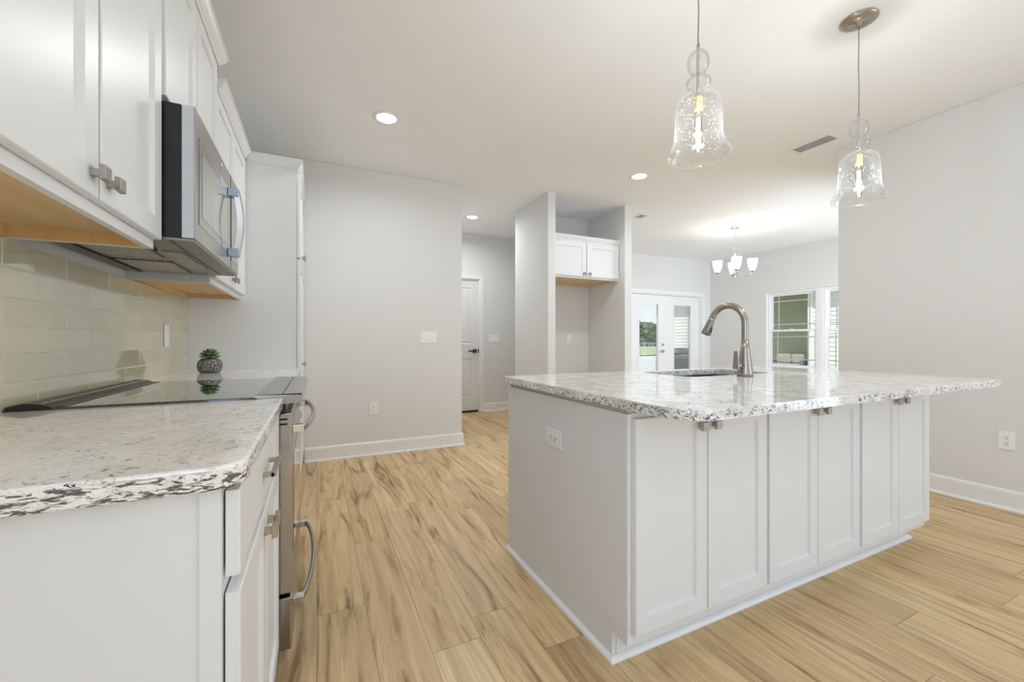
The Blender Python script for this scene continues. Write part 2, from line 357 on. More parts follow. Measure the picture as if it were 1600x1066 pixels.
# ------------------------------------------------------------------ room shell
struct(G().box(LW - 0.1, DW + 0.15, -4.15, HW + 0.15, -0.1, 0).build('floor', 'floor'), 'honey oak plank floor')
struct(G().box(LW - 0.1, DW + 0.15, -4.15, HW + 0.15, H, H + 0.1).build('ceiling', 'ceiling'), 'light grey textured ceiling')
struct(G().box(LW - 0.1, LW, -4.15, -3.05, 0, H).box(LW - 0.1, LW, -0.75, HW + 0.15, 0, H).box(LW - 0.1, LW, -3.05, -0.75, 0, 0.45).box(LW - 0.1, LW, -3.05, -0.75, 2.45, H).build('wall_left', 'wall'), 'wall behind the cabinets and cooker')
struct(G().box(LW, 1.39, FW, FW + 0.1, 0, H).box(1.29, 1.39, FW + 0.1, HW, 0, H).build('wall_far', 'wall', bevel=0.006), 'plain light grey wall beyond the cooker')
DX0, DX1 = 1.475, 2.285
struct(G().box(1.39, DX0, HW, HW + 0.15, 0, H).box(DX0, DX1, HW, HW + 0.15, 2.055, H).box(DX1, 5.26, HW, HW + 0.15, 0, H)
       .box(5.26, 7.18, HW, HW + 0.15, 2.02, H).box(7.18, DW, HW, HW + 0.15, 0, H).build('wall_back', 'wall'), 'back wall of hallway and dining room')
struct(G().box(RW, RW + 0.115, -0.4, 2.0, 0, H).box(RW, RW + 0.115, -4.0, -2.8, 0, H).box(RW, RW + 0.115, -2.8, -0.4, 0, 0.4).box(RW, RW + 0.115, -2.8, -0.4, 2.4, H)
       .box(RW + 0.115, 4.75, 1.885, 2.0, 0, H).box(7.05, DW, 1.885, 2.0, 0, H).box(4.75, 7.05, 1.885, 2.0, 0, 0.5).box(4.75, 7.05, 1.885, 2.0, 2.2, H).build('wall_right', 'wall', bevel=0.006), 'light grey wall right of the island')
WY0, WY1, WZ0, WZ1 = 3.02, 4.80, 0.60, 1.975
struct(G().box(DW, DW + 0.15, 1.885, WY0, 0, H).box(DW, DW + 0.15, WY0, WY1, 0, WZ0).box(DW, DW + 0.15, WY0, WY1, WZ1, H)
       .box(DW, DW + 0.15, WY1, HW + 0.15, 0, H).build('wall_dining', 'wall'), 'dining room wall with the double window')
struct(G().box(LW, 0.3, -4.15, -4.0, 0, H).box(3.7, RW + 0.115, -4.15, -4.0, 0, H).box(0.3, 3.7, -4.15, -4.0, 0, 0.5).box(0.3, 3.7, -4.15, -4.0, 2.4, H)
       .build('wall_front', 'wall'), 'living room wall behind the camera')
struct(G().box(2.30, 2.40, 3.92, 4.75, 0, H).box(2.40, 3.38, 4.65, 4.75, 0, H).box(3.38, 3.49, 3.92, HW, 0, H).build('wall_niche', 'wall', bevel=0.006), 'partition walls around the refrigerator recess')

def baseboard(name, segs, label):
    g = G()
    for (x0, y0, x1, y1, ox, oy, m0, m1) in segs:
        prof = [(0, 0), (0.028, 0), (0.028, 0.006), (0.022, 0.016), (0.014, 0.019), (0.014, 0.108), (0.011, 0.122), (0.004, 0.130), (0, 0.130)]
        dx, dy = x1 - x0, y1 - y0; L = math.hypot(dx, dy); dx /= L; dy /= L
        o0 = (ox - dx * m0, oy - dy * m0); o1 = (ox + dx * m1, oy + dy * m1)
        g.sweep(prof, [(x0, y0, 0), (x1, y1, 0)], [o0, o1])
    return struct(g.build(name, 'trim'), label)
baseboard('baseboard_far', [(-0.1, FW, 1.39, FW, 0, -1, 0, 1), (1.39, FW, 1.39, HW, 1, 0, 1, 0)], 'white baseboard under the plain far wall')
baseboard('baseboard_right', [(RW, -4.0, RW, 2.0, -1, 0, 0, 1), (RW, 2.0, DW, 2.0, 0, 1, 1, 0)], 'white baseboard of the right wall')
baseboard('baseboard_back', [(DX1 + 0.065, HW, 3.38, HW, 0, -1, 0, 0)], 'white baseboard beside the hallway door')
baseboard('baseboard_niche', [(2.30, 4.75, 2.30, 3.92, -1, 0, 0, 1), (2.30, 3.92, 2.40, 3.92, 0, -1, 1, 1), (2.40, 3.92, 2.40, 4.65, 1, 0, 1, -1), (2.40, 4.65, 3.38, 4.65, 0, -1, -1, -1),
                              (3.38, 4.65, 3.38, 3.92, -1, 0, -1, 1), (3.38, 3.92, 3.49, 3.92, 0, -1, 1, 1), (3.49, 3.92, 3.49, HW, 1, 0, 1, 0)], 'white baseboard around the recess')
baseboard('baseboard_dining', [(DW, 2.0, DW, HW, -1, 0, 0, 0), (3.49, HW, 5.19, HW, 0, -1, 0, 0)], 'white baseboard of the dining room')

# ------------------------------------------------------------------ hallway door (door_1)
def panel_ring(g, M_, u0, u1, v0, v1, w0, dep=0.008, b=0.016):
    """moulded sunken panel drawn into a face at depth w0: raised bead and recess"""
    r = [(0, w0), (b * 0.5, w0 - dep), (b * 1.6, w0 - dep), (b * 2.6, w0 - dep * 0.3)]
    rings = [[(u0 + a, v0 + a), (u1 - a, v0 + a), (u1 - a, v1 - a), (u0 + a, v1 - a)] for a, _ in r]
    vs = []; fs = []
    for ring, (_, w) in zip(rings, r): vs += [M_(u, v, w) for u, v in ring]
    for i in range(3):
        for j in range(4): fs.append((i * 4 + j, i * 4 + (j + 1) % 4, i * 4 + 4 + (j + 1) % 4, i * 4 + 4 + j))
    fs.append((12, 13, 14, 15)); g._add(vs, fs)
def moulded_door(g, M_, u0, u1, v0, v1, panels, t=0.035):
    """door slab with sunken panels: front at w=t, back at w=0"""
    us = sorted({u0, u1, *[p[0] for p in panels], *[p[1] for p in panels]}); vsx = sorted({v0, v1, *[p[2] for p in panels], *[p[3] for p in panels]})
    for i in range(len(us) - 1):
        for j in range(len(vsx) - 1):
            a, b, c, d = us[i], us[i + 1], vsx[j], vsx[j + 1]
            if any(p[0] <= a and b <= p[1] and p[2] <= c and d <= p[3] for p in panels): continue
            g._add([M_(a, c, t), M_(b, c, t), M_(b, d, t), M_(a, d, t)], [(0, 1, 2, 3)])
    for p in panels: panel_ring(g, M_, *p, t)
    g._add([M_(u0, v0, 0), M_(u1, v0, 0), M_(u1, v1, 0), M_(u0, v1, 0), M_(u0, v0, t), M_(u1, v0, t), M_(u1, v1, t), M_(u0, v1, t)],
           [(0, 1, 2, 3), (0, 1, 5, 4), (1, 2, 6, 5), (2, 3, 7, 6), (3, 0, 4, 7)])
d1 = thing('door_1', 'white two-panel hallway door with dark lever handle', None, (1.88, HW, 0)); d1['kind'] = 'structure'
g = G(); moulded_door(g, fy(HW + 0.055), DX0 + 0.02, DX1 - 0.02, 0.03, 2.035, [(DX0 + 0.13, DX1 - 0.13, 1.05, 1.92), (DX0 + 0.13, DX1 - 0.13, 0.24, 0.83)]); g.build('door_leaf', 'door', d1)
g = G(); cz = 0.062
g.box(DX0 - cz, DX0, HW - 0.018, HW, 0, 2.055 + cz).box(DX1, DX1 + cz, HW - 0.018, HW, 0, 2.055 + cz).box(DX0, DX1, HW - 0.018, HW, 2.055, 2.055 + cz)
g.box(DX0, DX0 + 0.018, HW, HW + 0.15, 0, 2.055).box(DX1 - 0.018, DX1, HW, HW + 0.15, 0, 2.055).box(DX0 + 0.018, DX1 - 0.018, HW, HW + 0.15, 2.037, 2.055)
g.build('door_frame', 'trim', d1, bevel=0.004)
G().box(DX0 + 0.018, DX1 - 0.018, HW + 0.01, HW + 0.14, 0.0, 0.028).build('threshold', 'dark', d1)
g = G().box(DX1 - 0.105, DX1 - 0.045, HW + 0.008, HW + 0.02, 0.915, 0.975).tube([(DX1 - 0.075, HW + 0.01, 0.945), (DX1 - 0.075, HW - 0.035, 0.945)], 0.010)
g.box(DX1 - 0.195, DX1 - 0.066, HW - 0.044, HW - 0.032, 0.934, 0.956)
g.build('lever_handle', pbr('dark nickel', srgb(96, 92, 88), 0.35, 1.0), d1, bevel=0.002)
G().box(DX1 - 0.021, DX1 - 0.012, HW - 0.002, HW + 0.03, 0.915, 0.975).build('strike_plate', 'black', d1)

# ------------------------------------------------------------------ wall plates
def plate(name, M_, uc, vc, w, h, kind, label, cat, group=None, horiz=False):
    r = thing(name, label, cat, M_(uc, vc, 0), group)
    g = G(); g.prism([(uc - w / 2, vc - h / 2), (uc + w / 2, vc - h / 2), (uc + w / 2, vc + h / 2), (uc - w / 2, vc + h / 2)], 0.0005, 0.006, M_); g.build('cover_plate', 'plastic', r, bevel=0.002)
    if kind == 'outlet':
        uw, vh = (0.034, 0.068) if not horiz else (0.068, 0.034)
        g = G(); g.prism([(uc - uw / 2, vc - vh / 2), (uc + uw / 2, vc - vh / 2), (uc + uw / 2, vc + vh / 2), (uc - uw / 2, vc + vh / 2)], 0.006, 0.0085, M_); g.build('receptacle', 'plastic', r, bevel=0.001)
        g = G()
        for s_ in (-1, 1):
            for du, dv, a, b in ((-0.0065, 0.004, 0.0024, 0.009), (0.0065, 0.004, 0.0024, 0.007), (0, -0.008, 0.005, 0.005)):
                if horiz: du, dv, a, b = dv, du, b, a
                cu, cv = (uc + du, vc + s_ * 0.0185 + dv) if not horiz else (uc + s_ * 0.0185 + du, vc + dv)
                g.prism([(cu - a / 2, cv - b / 2), (cu + a / 2, cv - b / 2), (cu + a / 2, cv + b / 2), (cu - a / 2, cv + b / 2)], 0.0084, 0.0091, M_)
        g.build('slots', 'dark', r)
    else:
        k = kind; pit = 0.046
        for i in range(k):
            cu = uc + (i - (k - 1) / 2) * pit
            g = G(); g.prism([(cu - 0.0165, vc - 0.033), (cu + 0.0165, vc - 0.033), (cu + 0.0165, vc), (cu + 0.0165, vc + 0.033), (cu - 0.0165, vc + 0.033), (cu - 0.0165, vc)], 0.006, 0.009, M_)
            g.build('rocker', 'plastic', r, bevel=0.001)
    return r
plate('light_switch', fy(FW), 1.033, 1.136, 0.163, 0.118, 3, 'triple rocker light switch on the plain far wall', 'light switch')
plate('wall_outlet', fy(FW), 0.495, 0.449, 0.074, 0.120, 'outlet', 'white outlet low on the plain far wall', 'outlet')
plate('wall_outlet', fnx(RW), 1.038, 0.449, 0.074, 0.118, 'outlet', 'white outlet low on the right wall beside the island', 'outlet')
plate('light_switch', fy(HW), 2.517, 1.140, 0.165, 0.118, 3, 'triple rocker switch on the wall right of the hallway door', 'light switch')
plate('wall_outlet', fy(4.65), 3.05, 1.13, 0.074, 0.118, 1, 'single white wall plate at the back of the empty recess', 'wall plate')
plate('light_switch', fx(LW + 0.009), 2.826, 1.128, 0.074, 0.12, 1, 'single white rocker switch on the tiled backsplash', 'light switch')

# ------------------------------------------------------------------ cabinet parts
def shaker(g, M_, u0, u1, v0, v1, t=0.020, fw=0.057, dep=0.009, bv=0.004, ch=0.0025, flat=False):
    rings = [(0, 0), (0, t - ch), (ch, t), (fw, t), (fw + bv, t - dep)] if not flat else [(0, 0), (0, t - ch), (ch, t)]
    vs = []; fs = []
    for a, w in rings: vs += [M_(u0 + a, v0 + a, w), M_(u1 - a, v0 + a, w), M_(u1 - a, v1 - a, w), M_(u0 + a, v1 - a, w)]
    fs.append((0, 1, 2, 3)); k = len(rings)
    for i in range(k - 1):
        for j in range(4): fs.append((i * 4 + j, i * 4 + (j + 1) % 4, i * 4 + 4 + (j + 1) % 4, i * 4 + 4 + j))
    fs.append(tuple((k - 1) * 4 + j for j in range(4)))
    g._add(vs, fs); return g
def knob(M_, u, v, t, parent):
    g = G(); w0 = t - 0.0005
    def fr(a0, b0, a1, b1):
        vs = [M_(u + sx_ * a, v + sy_ * a, w0 + w) for a, w in ((a0, b0), (a1, b1)) for sx_, sy_ in ((-1, -1), (1, -1), (1, 1), (-1, 1))]
        g._add(vs, [(0, 1, 2, 3), (4, 5, 6, 7), (0, 1, 5, 4), (1, 2, 6, 5), (2, 3, 7, 6), (3, 0, 4, 7)])
    fr(0.0085, 0, 0.0065, 0.018); fr(0.0155, 0.016, 0.0145, 0.027)
    return g.build('knob', 'knob', parent, bevel=0.0012)
def cab_door(M_, u0, u1, v0, v1, parent, kn=None, fw=0.057, name='door'):
    g = G(); shaker(g, M_, u0, u1, v0, v1, fw=fw); d = g.build(name, 'cab', parent)
    if kn: knob(M_, kn[0], kn[1], 0.020, d)
    return d
CROWN = [(0, 0), (0.004, 0), (0.006, 0.010), (0.012, 0.016), (0.024, 0.034), (0.031, 0.050), (0.036, 0.052), (0.036, 0.062), (0, 0.062)]

# ---- near upper cabinet (left edge of photo)
FXN = -0.4375
def upper(name, label, y0, y1, z0, z1, fxf, doors, zd0, zd1, crown_segs=None, knz=None, left_panel=True, group=None):
    r = thing(name, label, 'cabinet', ((LW + fxf) / 2, (y0 + y1) / 2, z0), group)
    rec = 0.030
    g = G().box(LW + 0.001, fxf - 0.019, y0, y0 + 0.016, z0, z1).box(LW + 0.001, fxf - 0.019, y1 - 0.016, y1, z0, z1)
    g.box(LW + 0.001, fxf - 0.019, y0 + 0.016, y1 - 0.016, z1 - 0.016, z1)
    g.build('carcass', 'cab', r)
    g = G().box(fxf - 0.019, fxf, y0, y0 + 0.035, z0, z1).box(fxf - 0.019, fxf, y1 - 0.035, y1, z0, z1)
    g.box(fxf - 0.019, fxf, y0 + 0.035, y1 - 0.035, z0, z0 + 0.038).box(fxf - 0.019, fxf, y0 + 0.035, y1 - 0.035, z1 - 0.05, z1)
    ym = (y0 + y1) / 2
    if len(doors) > 1: g.box(fxf - 0.019, fxf, ym - 0.035, ym + 0.035, z0 + 0.038, z1 - 0.05)
    g.build('face_frame', 'cab', r, bevel=0.001)
    g = G().box(LW + 0.001, fxf - 0.0195, y0 + 0.0165, y1 - 0.0165, z0 + rec, z0 + rec + 0.006)
    g.box(LW + 0.001, LW + 0.016, y0 + 0.0165, y1 - 0.0165, z0 + 0.001, z0 + rec)
    g.box(LW + 0.0165, fxf - 0.0195, y0 + 0.0165, y0 + 0.019, z0 + 0.001, z0 + rec).box(LW + 0.0165, fxf - 0.0195, y1 - 0.019, y1 - 0.0165, z0 + 0.001, z0 + rec)
    g.build('bottom_panel', 'maple', r)
    for i, (a, b) in enumerate(doors):
        kk = None
        if knz: kk = ((b - 0.03) if i % 2 == 0 else (a + 0.03), knz)
        cab_door(fx(fxf + 0.002), a, b, zd0, zd1, r, kk)
    if crown_segs: 
        g = G()
        g.sweep(CROWN, *crown_segs); g.build('crown_moulding', 'cab', r)
    return r
u1 = upper('upper_cabinet', 'tall white upper cabinet above the near granite counter, nearest the camera', 0.70, 1.557, 1.372, 2.404, FXN,
      [(0.725, 1.158), (1.170, 1.548)], 1.400, 2.380, ([(FXN + 0.021 - 0.0, 0.70, 2.390), (FXN + 0.021, 1.557, 2.390)], [(1, 0), (1, 0)]), 1.446)
u2 = upper('upper_cabinet', 'short white upper cabinet directly above the microwave', 1.559, 2.330, 1.826, 2.404, FXN,
      [(1.585, 1.938), (1.950, 2.300)], 1.850, 2.380, ([(FXN + 0.021, 1.559, 2.390), (FXN + 0.021, 2.331, 2.390), (LW + 0.002, 2.331, 2.390)], [(1, 0), (1, 1), (0, 1)]), 1.895)
FXF = -0.450
u3 = upper('upper_cabinet', 'white upper cabinet between the microwave and the tall pantry', 2.332, 3.243, 1.372, 2.312, FXF,
      [(2.352, 2.782), (2.794, 3.222)], 1.400, 2.292, ([(FXF + 0.021, 2.376, 2.299), (FXF + 0.021, 3.199, 2.299)], [(1, 0), (1, 0)]), 1.446)

# ---- pantry
PX = -0.128
r = thing('pantry_cabinet', 'tall white pantry cabinet at the end of the counter', 'cabinet', (-0.44, 3.7, 0))
G().box(LW + 0.001, PX - 0.019, 3.245, 4.163, 0.10, 2.30).build('carcass', 'cab', r)
G().box(LW + 0.001, PX - 0.08, 3.25, 4.163, 0.001, 0.10).build('toe_kick', 'cab', r)
g = G().box(PX - 0.0188, PX, 3.245, 3.283, 0.10, 2.30).box(PX - 0.0188, PX, 4.125, 4.163, 0.10, 2.30).box(PX - 0.0188, PX, 3.283, 4.125, 2.26, 2.30).box(PX - 0.0188, PX, 3.283, 4.125, 0.10, 0.13)
g.build('face_frame', 'cab', r, bevel=0.001)
G().box(PX - 0.0186, PX - 0.004, 3.2835, 4.1245, 0.1305, 2.2595).build('opening_shade_sheet', 'dark', r)  # dark sheet stands in for the shade behind the doors
for z0, z1, kz in ((0.115, 1.678, 0.915), (1.690, 2.275, 1.765)):
    for a, b, k in ((3.262, 3.698, 3.665), (3.710, 4.146, 3.743)): cab_door(fx(PX + 0.003), a, b, z0, z1, r, (k, kz))
g = G(); g.sweep(CROWN, [(LW + 0.33, 3.243, 2.299), (PX + 0.005, 3.243, 2.299), (PX + 0.005, 4.162, 2.299)], [(0, -1), (1, -1), (1, 0)]); g.build('crown_moulding', 'cab', r)
r['label'] = 'tall white pantry cabinet at the end of the counter'

# ---- base cabinets on the left
BX = -0.133
def base_cab(label, y0, y1, doors, drawers, kn, pulls):
    r = thing('base_cabinet', label, 'cabinet', (-0.44, (y0 + y1) / 2, 0))
    G().box(LW + 0.001, BX - 0.0285, y0 + 0.004, y1, 0.10, 0.876).build('carcass', 'cab', r)
    G().box(LW + 0.001, BX - 0.075, y0 + 0.01, y1 - 0.001, 0.001, 0.10).build('toe_kick', 'cab', r)
    g = G().box(BX - 0.028, BX, y0, y0 + 0.035, 0.10, 0.876).box(BX - 0.028, BX, y1 - 0.035, y1, 0.10, 0.876)
    for a, b in ((0.10, 0.135), (0.69, 0.735), (0.85, 0.876)): g.box(BX - 0.028, BX, y0 + 0.035, y1 - 0.035, a, b)
    g.build('face_frame', 'cab', r, bevel=0.0012)
    for i, (a, b) in enumerate(doors): cab_door(fx(BX + 0.003), a, b, 0.115, 0.702, r, (kn[i], 0.655))
    for a, b in drawers:
        g = G(); shaker(g, fx(BX + 0.003), a, b, 0.728, 0.864, flat=True); d = g.build('drawer', 'cab', r, bevel=0.001)
        c = (a + b) / 2; x = BX + 0.0205; L = 0.064
        g = G().box(x, x + 0.026, c - L - 0.006, c - L + 0.006, 0.791, 0.801).box(x, x + 0.026, c + L - 0.006, c + L + 0.006, 0.791, 0.801).box(x + 0.018, x + 0.028, c - L - 0.006, c + L + 0.006, 0.790, 0.802)
        g.build('bar_pull', 'nickel', d, bevel=0.001)
    return r
base_cab('white base cabinet under the near granite counter', 0.762, 1.532, [(0.777, 1.146), (1.156, 1.520)], [(0.777, 1.520)], (1.116, 1.186), True)
base_cab('white base cabinet under the counter between cooker and pantry', 2.312, 3.242, [(2.335, 2.772), (2.784, 3.222)], [(2.335, 2.772), (2.784, 3.222)], (2.742, 2.814), True)

# ---- counters
def rounded_rect(x0, x1, y0, y1, rad):
    pts = []
    for cx, cy, a0, rr in ((x1, y0, -90, rad[0]), (x1, y1, 0, rad[1]), (x0, y1, 90, rad[2]), (x0, y0, 180, rad[3])):
        sx_ = -1 if cx == x1 else 1; sy_ = 1 if cy == y0 else -1
        if rr <= 0: pts.append((cx, cy)); continue
        for k in range(9):
            a = math.radians(a0 + 90 * k / 8); pts.append((cx + sx_ * rr + rr * math.cos(a), cy + sy_ * rr + rr * math.sin(a)))
    return pts
top = lambda u, v, w: (u, v, w)
g = G(); g.prism(rounded_rect(LW + 0.0012, -0.100, 0.735, 1.536, (0.045, 0, 0, 0)), 0.8775, 0.914, top)
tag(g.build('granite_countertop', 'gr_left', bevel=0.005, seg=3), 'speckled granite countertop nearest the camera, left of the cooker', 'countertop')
g = G(); g.prism(rounded_rect(LW + 0.0012, -0.100, 2.308, 3.243, (0, 0, 0, 0)), 0.8775, 0.914, top)
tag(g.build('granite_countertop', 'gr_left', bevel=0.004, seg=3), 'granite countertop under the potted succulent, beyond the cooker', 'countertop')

# ---- backsplash: real tiles set in grout
g = G().box(LW + 0.0002, LW + 0.0078, 0.1, 3.243, 0.9145, 1.371, 1)
rows = [0.9165, 0.985, 1.0632, 1.1414, 1.2196, 1.2978, 1.371]
for ri in range(6):
    z0, z1 = rows[ri] + (0.0 if ri == 0 else 0.0017), rows[ri + 1] - 0.0017
    y = 1.692 - 0.3063 * 6 - (0.153 if ri % 2 == 1 else 0.0)
    while y < 3.24:
        a, b = max(y + 0.0016, 0.101), min(y + 0.3047, 3.2415)
        if b - a > 0.01:
            t = [LW + 0.0085 + random.uniform(-0.0003, 0.0003) for _ in range(4)]
            vs = [(LW + 0.004, a, z0), (LW + 0.004, b, z0), (LW + 0.004, b, z1), (LW + 0.004, a, z1)]
            e = 0.0018
            vs += [(t[0] - e * .6, a, z0), (t[0] - e * .6, b, z0), (t[0] - e * .6, b, z1), (t[0] - e * .6, a, z1)]
            vs += [(t[0], a + e, z0 + e), (t[1], b - e, z0 + e), (t[2], b - e, z1 - e), (t[3], a + e, z1 - e)]
            fs = [(0, 1, 2, 3)]
            for i in (0, 4):
                for j in range(4): fs.append((i + j, i + (j + 1) % 4, i + 4 + (j + 1) % 4, i + 4 + j))
            fs.append((8, 9, 10, 11)); g._add(vs, fs, 0)
        y += 0.3063
bs = g.build('tile_backsplash', ['tile', 'grout'])
at = bs.data.attributes.new('tint', 'FLOAT', 'FACE')
vals = []; cur = 0
for i in range(len(bs.data.polygons)):
    if i >= 6 and (i - 6) % 10 == 0: cur = random.random()
    vals.append(cur)
at.data.foreach_set('value', vals)
tag(bs, 'sage beige glass subway tile backsplash behind the cooker', 'backsplash')

# ------------------------------------------------------------------ slide-in range
RY0, RY1 = 1.542, 2.302
r = thing('cooker', 'stainless slide-in cooker with black glass hob', 'cooker', (-0.42, 1.922, 0))
G().box(LW + 0.03, -0.125, RY0, RY1, 0.03, 0.905).build('body', 'black', r)
G().box(-0.1248, -0.092, RY0 + 0.001, RY1 - 0.001, 0.864, 0.889).build('fascia_gap', 'black', r)
G().box(LW + 0.06, -0.16, RY0 + 0.04, RY1 - 0.04, 0.001, 0.03).build('plinth', 'black', r)
G().box(LW + 0.035, -0.178, RY0 - 0.004, RY1 + 0.004, 0.9052, 0.920).build('hob_glass', 'bglass', r, bevel=0.002)
g = G()
tr = [(LW + 0.014, 0.915), (LW + 0.104, 0.9155), (LW + 0.102, 0.921), (LW + 0.080, 0.930), (LW + 0.046, 0.934), (LW + 0.014, 0.926)]
g.prism([(a, b) for a, b in tr], RY0 - 0.002, RY1 + 0.002, lambda u, v, w: (u, w, v)); t_ = g.build('rear_vent_trim', 'ventgrey', r, bevel=0.002)
for y_ in (RY0 - 0.0045, RY1 + 0.0025): G().prism([(a, b - 0.0005) for a, b in tr], y_, y_ + 0.0020, lambda u, v, w: (u, w, v)).build('end_cap', 'black', t_)
G().box(LW + 0.106, LW + 0.126, RY0 + 0.002, RY1 - 0.002, 0.9202, 0.9215).build('black_strip', 'black', t_)  # thin black strip in front of the vent trim
G().prism([(LW + 0.0785, 0.930), (LW + 0.0815, 0.929), (LW + 0.083, 0.9305), (LW + 0.0795, 0.932)], RY0 + 0.002, RY1 - 0.002, lambda u, v, w: (u, w, v)).build('bright_edge', 'steel_plain', t_)
cp = G(); cp.prism([(-0.183, 0.9205), (-0.178, 0.926), (-0.050, 0.922), (-0.040, 0.914), (-0.043, 0.898), (-0.120, 0.890), (-0.150, 0.905), (-0.183, 0.9202)], RY0 - 0.004, RY1 + 0.004, lambda u, v, w: (u, w, v))
c_ = cp.build('control_panel', 'steel', r, bevel=0.0015)
G().box(-0.1035, -0.1015, RY0 + 0.004, RY1 - 0.004, 0.9225, 0.9247).box(-0.176, -0.045, RY0 - 0.003, RY0 + 0.0015, 0.9205, 0.9262).build('panel_seam', 'dark', c_)
od = G().box(-0.123, -0.075, RY0 + 0.006, RY1 - 0.006, 0.262, 0.862).build('oven_door', 'steel', r, bevel=0.005)
G().box(-0.0755, -0.0735, RY0 + 0.11, RY1 - 0.11, 0.36, 0.70).build('door_window', 'mwglass', od)
G().box(-0.112, -0.088, RY0 + 0.0045, RY0 + 0.0065, 0.838, 0.844).box(-0.112, -0.088, RY0 + 0.0045, RY0 + 0.0065, 0.822, 0.828).build('vent_slots', 'dark', od)
dr = G().box(-0.123, -0.075, RY0 + 0.006, RY1 - 0.006, 0.075, 0.250).build('storage_drawer', 'steel', r, bevel=0.005)
def bow_handle(z, parent, r0=0.0115):
    y0, y1 = RY0 + 0.055, RY1 - 0.055; pts = []
    for k in range(25):
        t = k / 24; y = y0 + (y1 - y0) * t
        pts.append((-0.050 + 0.040 * math.sin(PI * t) ** 0.6 * 0.95, y, z))
    g = G().tube(pts, r0, 12, flat=(1.15, 0.75)); h = g.build('handle', 'steel', parent)
    for y in (y0, y1): G().box(-0.0755, -0.040, y - 0.014, y + 0.014, z - 0.014, z + 0.014).build('handle_bracket', 'steel_plain', parent, bevel=0.003)
bow_handle(0.800, od); bow_handle(0.212, dr)

# ------------------------------------------------------------------ microwave
MY0, MY1, MZ0, MZ1, MXF = 1.561, 2.323, 1.402, 1.822, -0.338
r = thing('microwave', 'stainless over-the-range microwave with bowed handle', 'microwave', (-0.56, 1.94, MZ0))
G().box(LW + 0.002, -0.372, MY0, MY1, MZ0 + 0.012, MZ1).build('casing', 'black', r, bevel=0.003)
fr = G().box(-0.371, MXF, MY0, MY1, MZ0 + 0.012, MZ1).build('front_panel', 'steel', r, bevel=0.003)
G().box(-0.371, MXF - 0.004, MY0 - 0.001, MY0 + 0.0008, MZ0 + 0.014, MZ1 - 0.002).build('side_trim', pbr('silver side trim', srgb(205, 212, 222), 0.45, 0.2), fr)
wz0, wz1, wy0, wy1 = 1.470, 1.745, 1.605, 2.10
G().box(MXF - 0.001, MXF + 0.0012, wy0, wy1, wz0, wz1).build('window', 'mwglass', fr)
G().box(MXF, MXF + 0.0022, wy0 + 0.035, wy1 - 0.035, wz0 + 0.03, wz1 - 0.035).build('window_screen', pbr('grey perforated screen', srgb(150, 148, 138), 0.12, 0.0, Coat_Weight=1.0, Coat_Roughness=0.04), fr)
G().box(MXF - 0.001, MXF + 0.0008, 2.135, 2.138, MZ0 + 0.014, MZ1 - 0.002).build('door_gap', 'dark', fr)
G().box(MXF - 0.001, MXF + 0.0012, 2.150, 2.310, 1.455, 1.77).build('control_glass', 'mwglass', fr)
G().lathe([(0.0001, 0), (0.012, 0), (0.012, 0.002), (0.0001, 0.002)], (MXF - 0.0005, 1.94, 1.785), 20, axis='x').build('emblem', 'chrome', fr)
# bowed handle: arched strap standing off on two end blocks
hy = 2.085; hw = 0.022; hz0, hz1 = 1.462, 1.738
pts = []; ns = 20
g = G(); vs = []; fs = []
for k in range(ns + 1):
    t = k / ns; z = hz0 + (hz1 - hz0) * t; bow = 0.018 + 0.016 * math.sin(PI * t); th = 0.020
    for a, b in ((MXF + bow, hy - hw + 0.004), (MXF + bow, hy + hw), (MXF + bow + th, hy + hw - 0.004), (MXF + bow + th + 0.004, hy), (MXF + bow + th, hy - hw + 0.006)): vs.append((a, b, z))
for k in range(ns):
    for j in range(5): fs.append((k * 5 + j, k * 5 + (j + 1) % 5, k * 5 + 5 + (j + 1) % 5, k * 5 + 5 + j))
fs += [(0, 1, 2, 3, 4), tuple(ns * 5 + j for j in range(5))]
g._add(vs, fs); hd = g.build('handle', 'steel_plain', fr)
for z in (hz0 + 0.012, hz1 - 0.012): G().box(MXF + 0.0012, MXF + 0.040, hy - 0.024, hy + 0.024, z - 0.016, z + 0.016).build('handle_mount', 'bluechrome', hd, bevel=0.002)
# underside
ub = G().box(LW + 0.004, MXF - 0.004, MY0 + 0.003, MY1 - 0.003, MZ0 + 0.004, MZ0 + 0.0115).build('underside_plate', 'steel_dull', r)
for a, b in ((MY0 + 0.06, MY0 + 0.33), (MY1 - 0.33, MY1 - 0.06)):
    G().box(LW + 0.08, LW + 0.24, a, b, MZ0 - 0.001, MZ0 + 0.0039).build('grease_filter', ['filter'], ub, bevel=0.002)
    for q in (0.072, 0.241): G().box(LW + q, LW + q + 0.007, a - 0.008, b + 0.008, MZ0 + 0.0005, MZ0 + 0.0038).build('filter_rim', 'black', ub)
G().box(LW + 0.275, LW + 0.335, MY0 + 0.20, MY1 - 0.20, MZ0 - 0.001, MZ0 + 0.0039).build('lamp_cover', 'filter', ub)
G().box(LW + 0.262, LW + 0.274, MY0 + 0.05, MY0 + 0.17, MZ0 - 0.012, MZ0 + 0.0038).box(LW + 0.05, LW + 0.068, MY0 + 0.03, MY1 - 0.03, MZ0 - 0.004, MZ0 + 0.0038).box(LW + 0.345, LW + 0.349, MY0 + 0.02, MY1 - 0.02, MZ0 + 0.001, MZ0 + 0.0038).build('vent_slots', 'black', ub)

